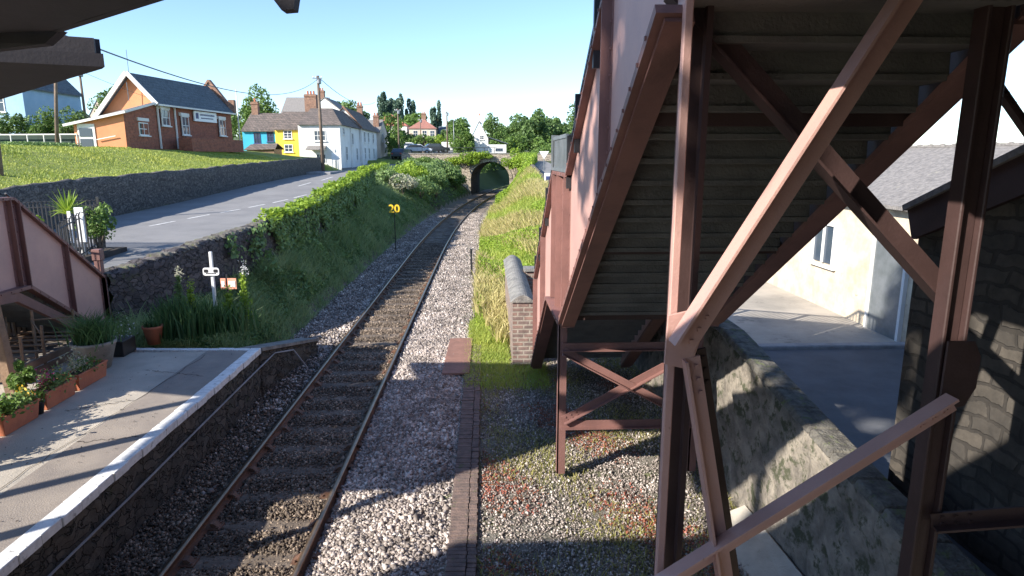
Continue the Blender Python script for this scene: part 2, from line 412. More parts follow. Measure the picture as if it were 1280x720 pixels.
def leafquads(C, size, nrm=None, wob=.9, aspect=.55):
    """diamond leaves at the points C"""
    n = len(C)
    size = np.broadcast_to(np.asarray(size, float), (n,))[:, None]
    r = rng.normal(size=(n, 3))
    nn = unit(r if nrm is None else nrm + r * wob)
    t = unit(np.cross(nn, rng.normal(size=(n, 3)))); b = np.cross(nn, t)
    s = size * rng.uniform(.6, 1.3, (n, 1))
    V = np.stack([C - t * s, C + b * s * aspect + nn * s * .15, C + t * s, C - b * s * aspect + nn * s * .15], 1).reshape(-1, 3)
    F = np.arange(4 * n).reshape(n, 4)
    return V, F, np.repeat(rng.random(n), 4)

def blades(C, h, w, lean=.35, seg=2):
    """bent grass blades: two quads narrowing to a tip"""
    n = len(C)
    h = np.broadcast_to(np.asarray(h, float), (n,)) * rng.uniform(.55, 1.25, n)
    w = np.broadcast_to(np.asarray(w, float), (n,))
    a = rng.uniform(0, 2 * np.pi, n); d = np.stack([np.cos(a), np.sin(a), np.zeros(n)], 1)
    a2 = rng.uniform(0, 2 * np.pi, n); sd = np.stack([np.cos(a2), np.sin(a2), np.zeros(n)], 1) * (w[:, None] / 2)
    ln = (h * lean * rng.uniform(.2, 1.4, n))[:, None]
    up = np.array([0, 0, 1.0])
    m = C + up * (h * .6)[:, None] + d * ln * .35; t = C + up * (h * .95)[:, None] + d * ln
    V = np.stack([C - sd, C + sd, m + sd * .8, m - sd * .8, t + sd * .12, t - sd * .12], 1).reshape(-1, 3)
    k = np.arange(n)[:, None] * 6
    F = np.concatenate([k + np.array([0, 1, 2, 3]), k + np.array([3, 2, 4, 5])], 0)
    return V, F, np.repeat(rng.random(n), 6)

def merge(parts):
    Vs, Fs, Rs, k = [], [], [], 0
    for V, F, r in parts:
        Vs.append(V); Fs.append(F + k); Rs.append(r); k += len(V)
    return np.concatenate(Vs), np.concatenate(Fs), np.concatenate(Rs)

def foliage(name, parts, material, parent=None, base=None):
    V, F, r = merge(parts)
    return link(name, npmesh(name, V, F, r), material, parent, base)

def crown_points(c, rad, n, clumps=14, clump_r=.38, sq=1.0, lo=-.6):
    """leaf centres in uneven clumps through an ellipsoid"""
    c = np.array(c, float); rad = np.array(rad, float)
    d = unit(rng.normal(size=(clumps * 3, 3))); d = d[d[:, 2] > lo][:clumps]
    rr = rng.uniform(.45, .95, (len(d), 1))
    cc = d * rr
    cr = rng.uniform(.6, 1.25, len(cc)) * clump_r
    k = rng.integers(0, len(cc), n)
    u = unit(rng.normal(size=(n, 3)))
    q = cc[k] + u * (cr[k] * rng.uniform(.55, 1.0, n) ** .6)[:, None]
    return c + q * rad, u

# ------------------------------------------------------------------ terrain profile
def lerp(x, xs, ys): return np.interp(x, xs, ys)
WX = ([-30, 13.9, 15.2, 17, 20, 24, 28, 35, 47, 58, 70, 82, 95], [-8.2, -8.2, -7.55, -7.2, -7.0, -6.85, -6.85, -7.05, -8.2, -8.9, -8.4, -7.0, -5.5])
WZ = ([-30, 13.9, 15.2, 17, 20, 24, 28, 35, 47], [2.05, 2.08, 2.3, 2.45, 2.5, 2.7, 3.0, 3.4, 3.75])
RZ = ([-30, 15, 25, 35, 45, 55, 65, 80, 95, 110, 400], [1.45, 1.6, 1.9, 2.2, 2.6, 2.9, 3.1, 3.6, 4.3, 5.0, 7.0])
LZ = ([-30, 10, 22.5, 24, 26.7, 28.6, 33, 38, 44, 53, 66, 80], [2.9, 3.1, 3.44, 3.53, 3.62, 3.67, 3.77, 3.87, 4.03, 4.24, 4.48, 4.55])
def xc(y):
    y = np.asarray(y, float); t = np.clip(y, 30, 115) - 30
    return -2.94 + .00128 * t * t + np.maximum(y - 115, 0) * .2176
def sstep(a, b, x):
    t = np.clip((x - a) / (b - a), 0, 1); return t * t * (3 - 2 * t)
def hgt(x, y):
    x = np.asarray(x, float); y = np.asarray(y, float)
    x, y = np.broadcast_arrays(x, y)
    d = x - xc(y); wx = lerp(y, *WX); rz = lerp(y, *RZ)
    z = np.where(np.abs(d) < 1.25, -.168, -.13)
    # left bank between the ballast and the roadside wall
    wb = lerp(y, [-30, 12.2, 12.8, 16, 20, 28, 38, 47, 60, 80, 95], [-.1, -.1, .9, 1.0, 1.1, 1.35, 1.9, 2.5, 3.2, 4.0, 4.3])
    tl = np.clip((-2.35 - d) / np.maximum(xc(y) - 2.35 - wx, .5), 0, 1)
    z = np.where(d < -2.35, -.13 + (wb + .13) * tl ** .8, z)
    # road, then retaining wall and mound of grass
    z = np.where(x < wx - .17, rz, z)
    z = np.where((x < wx - .17) & (x > -10.8) & (y < 14.2), .80, z)
    lz = lerp(y, *LZ)
    md = lz + (np.maximum(5.15, lz) - lz) * sstep(0, 1, (-16.6 - x) / 8)
    md = md + np.maximum(y - 60, 0) * .012 + sstep(70, 260, y) * 7.0 * sstep(-10, -60, x)
    z = np.where((x < -16.7) & (y < 66), md, z)
    z = np.where((x < -14.9) & (y >= 66), np.maximum(rz, lerp(x, [-40, -18, -14.9], [5.3, 4.4, 3.2])) + sstep(90, 260, y) * 6 , z)
    # weedy ground, right bank
    rb = lerp(y, [0, 15.5, 20, 28, 38, 60, 80, 95], [-.1, -.1, .6, 1.5, 2.35, 3.5, 4.2, 4.3])
    tr = sstep(2.7, 6.3, d)
    z = np.where(d > 1.9, -.10 + (rb + .10) * tr, z)
    yd = lerp(y, [0, 22, 40, 60, 85], [1.0, 1.0, 2.0, 3.3, 4.2])
    z = np.where((x > 3.55) & (y < 17), 1.0, z)
    z = np.where((x > 4.0) & (y >= 17), yd, z)
    # beyond the road bridge
    far = 4.3 + sstep(95, 300, y) * 4
    far = far + sstep(100, 300, y) * 7 * sstep(0, -60, x)
    cut = sstep(2.6, 7.5, np.abs(d))
    zf = cut * far + (1 - cut) * -.1
    z = np.where((y > 89) & (x > -14.9), zf, z)
    inb = (y > 82.3) & (y <= 89)
    z = np.where(inb & (np.abs(d) > 2.7) & (x > -14.9), 4.15, z)
    z = np.where(inb & (np.abs(d) <= 2.7), -.1, z)
    return z

def axis_vals(segs):
    out = []
    for a, b, s in segs: out += list(np.arange(a, b, s))
    return np.array(out + [segs[-1][1]])
gx = axis_vals([(-600, -120, 40), (-120, -40, 8), (-40, -17, 1), (-17, 7, .25), (7, 30, 1), (30, 120, 9), (120, 600, 40)])
gy = axis_vals([(-40, -2, 4), (-2, 30, .25), (30, 100, .5), (100, 200, 3), (200, 1000, 40), (1000, 3000, 400)])
GX, GY = np.meshgrid(gx, gy)
GZ = hgt(GX, GY)
nf = (GX > -7) & (GX < 3.4) & (GY < 100)
GZ = GZ + np.where(nf, rng.normal(size=GX.shape) * .012, 0)
nx, ny = len(gx), len(gy)
idx = np.arange(nx * ny).reshape(ny, nx)
F = np.stack([idx[:-1, :-1], idx[:-1, 1:], idx[1:, 1:], idx[1:, :-1]], -1).reshape(-1, 4)
me = npmesh('ground', np.stack([GX, GY, GZ], -1).reshape(-1, 3), F)
cx = (GX[:-1, :-1] + GX[1:, 1:]).ravel() / 2; cy = (GY[:-1, :-1] + GY[1:, 1:]).ravel() / 2
D = cx - xc(cy)
mi = np.zeros(len(F), np.int32)                                   # 0 lawn
mi[(cx > lerp(cy, *WX)) & (D < -2.2)] = 1                         # bank
mi[(D >= -2.45) & (D < 2.0)] = 2                                  # ballast bed
cyj = cy + .8 * np.sin(cx * 3.1) + .5 * np.sin(cx * 7.3 + 1) + rng.normal(size=cy.shape) * .25
mi[(D >= 2.0) & (cx < 3.6) & (cyj < 14.5)] = 3                     # weedy gravel
mi[(D >= 2.0) & (cyj >= 14.5)] = 1
mi[(D >= 2.0) & (D < 2.7 + .25 * np.sin(cy * 1.7)) & (cyj >= 14.5)] = 3
mi[(cx > 3.6) & (cy < 35)] = 4
mi[cy > 95] = 5
mi[(cx < -40) & (cy > 60)] = 5
ground = link('ground', me, [M['lawn'], M['bankearth'], M['ballastbed'], M['gravel'], M['yard'], M['hill']])
me.polygons.foreach_set('material_index', mi)
me.polygons.foreach_set('use_smooth', [True] * len(F))
tag(ground, kind='structure')

def sheet(name, ys, xl, xr, dz, m, nseg=6, zf=None):
    ys = np.asarray(ys, float); V = []
    for y in ys:
        for k in range(nseg + 1):
            x = xl(y) + (xr(y) - xl(y)) * k / nseg
            V.append((x, y, (zf(x, y) if zf else float(lerp(y, *RZ))) + dz))
    n = nseg + 1
    F = [(i * n + k, i * n + k + 1, (i + 1) * n + k + 1, (i + 1) * n + k) for i in range(len(ys) - 1) for k in range(nseg)]
    return tag(link(name, npmesh(name, np.array(V), np.array(F)), m), kind='structure')
wxf = lambda y: float(lerp(y, *WX))
sheet('road', sorted(list(np.arange(-8, 96, 1.0)) + [14.49, 14.51]), lambda y: -16.35 if y < 66 else -14.85, lambda y: (wxf(y) - .05) if y > 14.5 else -10.85, .02, M['asphaltroad'], 8)
sheet('side_road', np.arange(93, 170, 3.0), lambda y: -14.5 + (y - 93) * .03, lambda y: -7.6 + (y - 93) * .03, .35, M['asphaltroad'], 4, zf=lambda x, y: float(hgt(-11, y)))
sheet('lane', np.arange(24, 86, 2.0), lambda y: 4.6, lambda y: 7.4, .03, M['asphaltroad'], 3, zf=lambda x, y: float(hgt(x, y)))
# pavement strip with kerb below the grass wall's far end, in front of the cottages
mb = MB(); mb.box(-16.4, -14.2, 60, 67, 2.95, 3.23)
tag(mb.build('pavement', M['kerb'], bevel=.02), kind='structure')
# dashes on the road
mk = MB()
def dash(x, y, L, w=.10, ang=0):
    s, c = math.sin(ang), math.cos(ang); q = []
    for a, b in ((-w / 2, 0), (w / 2, 0), (w / 2, L), (-w / 2, L)):
        X = x + a * c + b * s; Y = y - a * s + b * c; q.append((X, Y, float(lerp(Y, *RZ)) + .026))
    mk.add(q, [(0, 1, 2, 3)])
for (x, y, L, a) in [(-13.2, 25.6, 1.5, R(12)), (-12.75, 27.9, 1.5, R(12)), (-12.2, 30.0, 1.6, R(11)), (-11.75, 32.3, 1.6, R(10)), (-11.3, 34.6, 1.8, R(9)), (-10.95, 37.2, 1.8, R(8)),
                   (-10.6, 40, 2, R(5)), (-10.4, 43.5, 2, R(3)), (-12.9, 45, 3.5, R(-1)), (-12.8, 51, 4.5, R(-2))]:
    dash(x, y, L, .12, a)
tag(mk.build('road_markings', M['roadpaint']), kind='structure')

# ------------------------------------------------------------------ platform
mb = MB(); mb.box(-16, -4.62, -10, 12.15, -.2, .896); mb.build('platform_core', M['platform']); pc = bpy.data.objects['platform_core']; pc.name = 'platform'; tag(pc, kind='structure')
mb = MB(); mb.box(-5.45, -4.62, -10, 12.15, .5, .902); tag(mb.build('platform_margin', M['platformdark']), kind='structure')
mb = MB(); mb.box(-10.7, -7.9, 12.16, 13.85, .3, .892); tag(mb.build('platform_extension', M['platformdark']), kind='structure')
mb = MB()
for (x0, y0, x1, y1) in ((-5.6, 6.0, -5.35, 11.9), (-6.3, 9.2, -5.5, 9.6), (-5.9, 11.0, -4.9, 10.7), (-5.45, 8.1, -4.7, 8.25)):
    n_ = 26; pp = [(x0 + (x1 - x0) * i / n_ + random.gauss(0, .02), y0 + (y1 - y0) * i / n_ + random.gauss(0, .02)) for i in range(n_ + 1)]
    for (a, b) in zip(pp, pp[1:]):
        dx, dy = b[0] - a[0], b[1] - a[1]; L = math.hypot(dx, dy) + 1e-6; w = .005; k = (-dy / L * w, dx / L * w)
        mb.add([(a[0] - k[0], a[1] - k[1], .9065), (b[0] - k[0], b[1] - k[1], .9065), (b[0] + k[0], b[1] + k[1], .9065), (a[0] + k[0], a[1] + k[1], .9065)], [(0, 1, 2, 3)])
tag(mb.build('platform_surface_cracks', M['earth']), kind='structure')
# coping bricks of the edge: uneven white stones
def edge_strip(p0, p1, w, n, name):
    mb = MB(); p0 = Vector(p0); p1 = Vector(p1); d = (p1 - p0); L = d.length; d.normalize(); s = Vector((d.y, -d.x, 0))
    for i in range(n):
        a = p0 + d * (L * i / n + .003); b = p0 + d * (L * (i + 1) / n - .003)
        j = random.uniform(-.008, .012); z = random.uniform(-.004, .005)
        o = s * (w / 2 + j)
        q = [a - s * (w / 2), b - s * (w / 2), b + o, a + o]
        mb.hexa([(v.x, v.y, .80) for v in q] + [(v.x, v.y, .912 + z) for v in q])
    return mb.build(name, M['paintwhite'], bevel=.008)
e1 = edge_strip((-4.55, -10, 0), (-4.55, 12.30, 0), .20, 70, 'platform_edge'); tag(e1, kind='structure')
e2 = edge_strip((-4.66, 12.24, 0), (-7.15, 12.36, 0), .12, 8, 'platform_end_edge'); tag(e2, kind='structure')
def rough_wall(name, x, y0, y1, zb, ztop, amp, m, step=.09, thick=.4, side=1):
    """rubble face in the plane x with real relief; side=+1 looks to +x"""
    ys = np.arange(y0, y1 + step, step); V = []; nz = 12
    ph = rng.normal(size=(len(ys), nz)) * amp
    for i, y in enumerate(ys):
        zt = ztop(y); 
        for k in range(nz):
            z = zb(y) + (zt - zb(y)) * k / (nz - 1)
            V.append((x(y) + side * ph[i, k] + side * amp * 2 * math.sin(y * 9 + k * 2.1) * .5, y, z))
    n = nz; F = [(i * n + k, (i + 1) * n + k, (i + 1) * n + k + 1, i * n + k + 1) for i in range(len(ys) - 1) for k in range(n - 1)]
    k0 = len(V)
    for i, y in enumerate(ys):
        V.append((x(y) - side * thick, y, ztop(y))); V.append((x(y) - side * thick, y, zb(y)))
    for i in range(len(ys) - 1):
        a = i * n + n - 1; b = (i + 1) * n + n - 1
        F.append((a, b, k0 + 2 * i + 2, k0 + 2 * i)); F.append((k0 + 2 * i, k0 + 2 * i + 2, k0 + 2 * i + 3, k0 + 2 * i + 1))
    F.append(tuple([k * 1 for k in range(n)])[:4]) if False else None
    for e, i in ((0, 0), (1, len(ys) - 1)):
        for k in range(n - 1):
            t0 = (i * n + k); t1 = (i * n + k + 1)
            V.append((x(ys[i]) - side * thick, ys[i], V[t0][2])); V.append((x(ys[i]) - side * thick, ys[i], V[t1][2])); c = len(V)
            F.append((t0, t1, c - 1, c - 2))
    return npmesh(name, np.array(V), np.array(F))
me = rough_wall('platform_face', lambda y: -4.52, -4, 12.3, lambda y: -.25, lambda y: .80, .012, None, thick=.12)
tag(link('platform_face', me, M['platformstone']), kind='structure')
me = rough_wall('platform_ramp_wall', lambda y: -4.5 + (y - 12.3) * .12, 12.32, 15.2, lambda y: -.25, lambda y: .84 - (y - 12.3) * .22, .02, None, thick=.45)
o = link('low_stone_wall', me, M['platformstone'], base=(-4.5, 12.5, 0)); tag(o, 'low rough stone ramp wall falling away beyond the white platform end', 'wall')
mb = MB(); mb.slab([(-4.95, 12.35, .9), (-4.45, 12.35, .9), (-4.1, 15.2, .28), (-4.6, 15.2, .28)], .07)
mb.build('coping', M['coping'], o)
# cable along the platform face
pts = [(-4.46, 3, .25), (-4.47, 5.5, .42), (-4.47, 7.5, .44), (-4.46, 9.5, .50), (-4.45, 11.5, .55), (-4.40, 12.9, .62), (-4.2, 13.5, .50), (-3.95, 13.6, .05)]
mb = MB(); sm = []
for i in range(len(pts) - 1):
    for k in range(4): sm.append(Vector(pts[i]).lerp(Vector(pts[i + 1]), k / 4))
mb.tube(sm + [pts[-1]], .016, 6)
tag(mb.build('cable', M['kerb'], base=(-4.47, 5, .3)), 'thin grey cable clipped along the stone platform face beside the rails', 'cable')
# brick edging strip by the ballast
mb = MB(); y = 2.0
while y < 15.5:
    o_ = random.uniform(-.008, .008)
    mb.box(-.50 + o_, -.27 + o_, y + .003, y + .074, -.15, -.03 + random.uniform(-.006, .008)); mb.box(-.262 + o_, -.15 + o_, y + .003, y + .074, -.15, -.035 + random.uniform(-.008, .008))
    y += .078
edging = mb.build('brick_edging', M['kerbbrick'], bevel=.006, base=(-.35, 8, -.1)); tag(edging, 'dark red brick edging strip between the ballast and the weedy gravel', 'brick edging')
mb = MB(); mb.slab([(-1.0, 13.3, -.01), (-.40, 13.3, 0), (-.38, 16.0, .01), (-.96, 16.05, -.01)], .045)
tag(mb.build('rusty_board', M['rustplate'], bevel=.006, base=(-.7, 14.6, -.05)), 'flat rust brown cover board lying on ballast by the track', 'cover board')

# ------------------------------------------------------------------ railway track
track = empty('railway_track', (-2.94, 10, -.1), 'single curving railway track with rusty rails on dark timber sleepers', 'railway track')
def rail(off):
    prof = [(-.065, -.15), (.065, -.15), (.065, -.135), (.012, -.115), (.012, -.04), (.035, -.03), (.035, .0), (-.035, .0), (-.035, -.03), (-.012, -.04), (-.012, -.115), (-.065, -.135)]
    ys = list(np.arange(-6, 30, 2.0)) + list(np.arange(30, 125, 1.0)); V = []; F = []; mi = []
    for y in ys:
        s = float(xc(y + .1) - xc(y - .1)) / .2; nrm = Vector((1, -s, 0)).normalized(); c = Vector((float(xc(y)), y, 0))
        for (a, z) in prof: q = c + nrm * (off + a); V.append((q.x, q.y, z))
    n = len(prof)
    for i in range(len(ys) - 1):
        for k in range(n):
            F.append((i * n + k, i * n + (k + 1) % n, (i + 1) * n + (k + 1) % n, (i + 1) * n + k)); mi.append(1 if k == 6 else 0)
    me = npmesh('rail', np.array(V), np.array(F))
    o = link('rail', me, [M['rust'], M['railtop']], track); me.polygons.foreach_set('material_index', mi)
rail(-.755); rail(.755)
def sleeper_proto():
    mb = MB(); mb.box(-1.3, 1.3, -.125, .125, -.13, 0)
    me = bpy.data.meshes.new('sleeper'); me.from_pydata(mb.v, [], mb.f)
    bm = bmesh.new(); bm.from_mesh(me)
    bmesh.ops.subdivide_edges(bm, edges=bm.edges[:], cuts=3, use_grid_fill=True)
    for v in bm.verts: v.co += Vector((random.gauss(0, .004), random.gauss(0, .006), random.gauss(0, .004)))
    bmesh.ops.recalc_face_normals(bm, faces=bm.faces); bm.to_mesh(me); bm.free(); me.materials.append(M['sleeper'])
    ch = MB()
    ch.box(-.19, .19, -.09, .09, 0, .02); ch.prism([(-.17, .02), (-.075, .02), (-.05, .075), (-.10, .075)], 'y', -.05, .05); ch.prism([(.17, .02), (.075, .02), (.05, .075), (.10, .075)], 'y', -.05, .05)
    for sx in (-.15, .15):
        for sy in (-.06, .06): ch.lathe([(.018, .02), (.018, .04), (.001, .044)], (sx, sy, 0), 6)
    mc = bpy.data.meshes.new('rail_chair'); mc.from_pydata(ch.v, [], ch.f); mc.materials.append(M['rust'])
    return me, mc
sme, cme = sleeper_proto()
y = 2.4
for i in range(100):
    o = bpy.data.objects.new('sleeper', sme); COL.objects.link(o); o.parent = track
    s = float(xc(y + .1) - xc(y - .1)) / .2
    o.location = Vector((float(xc(y)) + random.uniform(-.03, .03), y, -.148 + random.uniform(-.006, .006))) - track.location
    o.rotation_euler = (0, 0, -math.atan(s) + random.uniform(-.01, .01))
    if y < 32:
        for sx in (-.755, .755):
            c = bpy.data.objects.new('rail_chair', cme); COL.objects.link(c); c.parent = o; c.location = (sx, 0, 0)
    y += .76 if y < 60 else .9
# ballast stones
def stones(name, P, size, m, label, base):
    n = len(P)
    base8 = np.array([[1, 0, 0], [-1, 0, 0], [0, 1, 0], [0, -1, 0], [0, 0, 1], [0, 0, -1.]])
    f8 = np.array([[0, 2, 4], [2, 1, 4], [1, 3, 4], [3, 0, 4], [2, 0, 5], [1, 2, 5], [3, 1, 5], [0, 3, 5]])
    sz = size * np.clip(rng.lognormal(0, .33, n), .5, 2.2)
    jit = base8[None] * rng.uniform(.6, 1.15, (n, 6, 1)) + rng.normal(size=(n, 6, 3)) * .22
    q = rng.normal(size=(n, 4)); q /= np.linalg.norm(q, axis=1, keepdims=True)
    w, x, y, z = q.T
    Rm = np.stack([1 - 2 * (y * y + z * z), 2 * (x * y - z * w), 2 * (x * z + y * w), 2 * (x * y + z * w), 1 - 2 * (x * x + z * z), 2 * (y * z - x * w), 2 * (x * z - y * w), 2 * (y * z + x * w), 1 - 2 * (x * x + y * y)], 1).reshape(n, 3, 3)
    V = np.einsum('nij,nkj->nki', Rm, jit) * sz[:, None, None] + P[:, None, :]
    F = (np.arange(n)[:, None, None] * 6 + f8[None]).reshape(-1, 3)
    o = link(name, npmesh(name, V.reshape(-1, 3), F, np.repeat(rng.random(n), 6)), m)
    return tag(o, label, None, None, 'stuff')
def scatter(n, y0, y1, d0, d1, pw=1.0):
    y = y0 + (y1 - y0) * rng.random(n) ** pw; d = rng.uniform(d0, d1, n)
    return np.stack([xc(y) + d, y, np.zeros(n)], 1), d
P, d = scatter(52000, 4.5, 16, .83, 2.45, 1.2); P[:, 2] = -.13 + rng.uniform(0, .035, len(P)) + .05 * sstep(.8, 1.3, d) * sstep(2.5, 1.9, d)
P2, d2 = scatter(42000, 16, 55, .83, 2.55, 1.9); P2[:, 2] = -.12 + rng.uniform(0, .035, len(P2))
stones('ballast', np.concatenate([P, P2]), .026, M['stones'], 'loose pinkish grey ballast stones beside the track', None)
P, d = scatter(62000, 4.5, 36, -.68, .68, 1.4); P[:, 2] = -.156 + rng.uniform(0, .022, len(P)) + .022 * np.cos(P[:, 1] / .76 * 2 * np.pi - 2.4 / .76 * 2 * np.pi + np.pi)
P2, d2 = scatter(22000, 4.5, 21, -1.9, -.85, 1.2); k = rng.random(len(P2)) > sstep(10, 20, P2[:, 1]); P2 = P2[k]; P2[:, 2] = -.13 + rng.uniform(0, .03, len(P2))
stones('track_ballast', np.concatenate([P, P2]), .020, M['stonesdark'], 'dark oily ballast stones between the rails and along the platform side', None)
P, d = scatter(32000, 9, 60, -2.25, -.85, 1.6); P = P[rng.random(len(P)) < sstep(9, 19, P[:, 1])]; P[:, 2] = -.11 + rng.uniform(0, .04, len(P))
stones('ballast_shoulder', P, .026, M['stones'], 'narrow shoulder of grey ballast below the green bank', None)
n = 42000
P = np.stack([rng.uniform(-.12, 3.3, n), 3 + 11.5 * rng.random(n) ** 1.2, -.09 + rng.uniform(0, .02, n)], 1)
stones('gravel', P, .014, M['stones'], 'fine pale gravel with weeds below the stairs', None)
P, d = scatter(9000, 13, 60, -3.1, -2.3, 1.4); P[:, 2] = hgt(P[:, 0], P[:, 1]) + rng.uniform(-.005, .02, len(P))
stones('cess_stones', P, .020, M['stonesdark'], 'dark loose stones and cinders at the foot of the green bank', None)
# few pale litter stones beside rail
P = np.array([[-3.98, 8.55, -.08], [-3.95, 8.62, -.07], [-3.96, 9.9, -.08], [-4.05, 8.5, -.09]])
stones('pale_rubble', P, .045, M['stones'], 'few pale stones lying beside the rail below the platform', None)

# ------------------------------------------------------------------ walls beside the road
def long_wall(name, xs, ys_, zt, zb, th, label, material, side, step=.3, nz=7, amp=.02, cop=True, lump=.03):
    ys = np.arange(ys_[0], ys_[1] + step, step); V = []; F = []
    for i, y in enumerate(ys):
        x = xs(y); t = zt(y) + rng.normal() * lump; b = zb(y)
        for k in range(nz): V.append((x + side * rng.normal() * amp, y, b + (t - b) * k / (nz - 1)))
        V.append((x - side * th * .5, y, t + .03 + rng.normal() * .02))
        V.append((x - side * th, y, t)); V.append((x - side * th, y, b))
    n = nz + 3
    for i in range(len(ys) - 1):
        for k in range(n - 1): F.append((i * n + k, i * n + k + 1, (i + 1) * n + k + 1, (i + 1) * n + k))
    e = [(0,) * 4]
    V0 = len(V)
    me = npmesh(name, np.array(V), np.array(F))
    bm = bmesh.new(); bm.from_mesh(me)
    bmesh.ops.holes_fill(bm, edges=[e for e in bm.edges if e.is_boundary], sides=n + 2)
    bm.to_mesh(me); bm.free()
    o = link(name, me, material, base=(xs(ys_[0]), ys_[0], zb(ys_[0]))); tag(o, label, 'wall')
    return o
rw = long_wall('roadside_wall', wxf, (13.95, 47.3), lambda y: float(lerp(y, *WZ)), lambda y: .3, .42, 'dark rubble wall between the platform garden and the road, ivy on its far half', M['wallstone'], 1, .15, 12, .022)
mb = MB(); mb.box(-10.95, -10.72, 4, 14.4, .6, 2.1); mb.box(-10.72, -8.62, 14.18, 14.42, .6, 2.0); mb.build('wall_return', M['wallstone'], rw)
mb = MB(); mb.box(-8.60, -8.21, 13.88, 13.945, .5, 2.07); mb.build('wall_end', M['wallstone'], rw)
def coping_stones(wall, xs, y0, y1, zt, th, side, L=.34):
    mb = MB(); y = y0
    while y < y1:
        l = L * random.uniform(.6, 1.4); x = xs(y); z = zt(y); h = random.uniform(.02, .09); x += random.uniform(-.03, .03)
        a = x + side * .03; b = x - side * (th + .03); lo, hi = min(a, b), max(a, b)
        mb.hexa([(lo, y + .01, z - .05), (hi, y + .01, z - .05), (hi, y + l, z - .05), (lo, y + l, z - .05),
                 (lo + .06, y + .03, z + h), (hi - .06, y + .03, z + h), (hi - .06, y + l - .03, z + h), (lo + .06, y + l - .03, z + h)])
        y += l
    mb.build('coping', M['copingdark'], wall, bevel=.03)
coping_stones(rw, wxf, 13.95, 24, lambda y: float(lerp(y, *WZ)), .40, 1, .17)
gwx = lambda y: -16.42
gw = long_wall('retaining_wall', gwx, (10, 66), lambda y: float(lerp(y, *LZ)) + .05, lambda y: float(lerp(y, *RZ)) - .3, .4, 'long dark stone retaining wall holding up the lawn across the road', M['wallstone2'], 1, .5, 7, .03)
mb = MB(); mb.box(-18.2, -16.44, 66.0, 66.4, 2.8, 4.5); mb.build('wall_return', M['wallstone2'], gw)

# ------------------------------------------------------------------ footbridge
bridge = empty('footbridge', (-3.5, 4, 0), 'steel footbridge with red-pink plated stairs on braced trestle legs overhead', 'footbridge')
def plate_with_trim(name, poly, x, t, m, stiff=(), flange=True, trim=M['pinkdark'], side=-1, top_idx=(), bot_idx=(), bolts=True):
    mb = MB(); mb.prism(poly, 'x', x - t / 2, x + t / 2)
    o = mb.build(name, m, bridge)
    tr = MB()
    def edge(i, w, d, off):
        a, b = poly[i], poly[(i + 1) % len(poly)]
        tr.beam((x + side * w / 2, a[0], a[1] + off), (x + side * w / 2, b[0], b[1] + off), w, d)
        L = math.hypot(b[0] - a[0], b[1] - a[1]); k = int(L / .22)
        if bolts:
            for j in range(1, k):
                q = j / k; yy = a[0] + (b[0] - a[0]) * q; zz = a[1] + (b[1] - a[1]) * q + off
                tr.lathe([(.001, 0)], (0, 0, 0), 3) if False else tr.box(x + side * w - .012, x + side * w + .012, yy - .012, yy + .012, zz - .012, zz + .012)
    for i in top_idx: edge(i, .09, .05, -.03)
    for i in bot_idx: edge(i, .16, .06, .02)
    for (y0, y1, z0, z1) in stiff:
        tr.box(x + side * .10, x + side * .005, y0, y0 + .015, z0, z1); tr.box(x + side * .012, x + side * .004, y0 - .06, y0 + .09, z0, z1)
        zz = z0 + .12
        while zz < z1 - .05:
            tr.box(x + side * .03, x, y0 - .045, y0 - .025, zz - .012, zz + .012); tr.box(x + side * .03, x, y0 + .055, y0 + .075, zz - .012, zz + .012); zz += .22
    tr.build('trim_angle', trim, o)
    return o
def zb(y): return 2.42 + (8.25 - y) * .655
Y_TOP = 3.95
up_poly = [(3.73, zb(3.73)), (8.25, 2.42), (8.25, 4.42), (3.73, zb(3.73) + 2.0)]
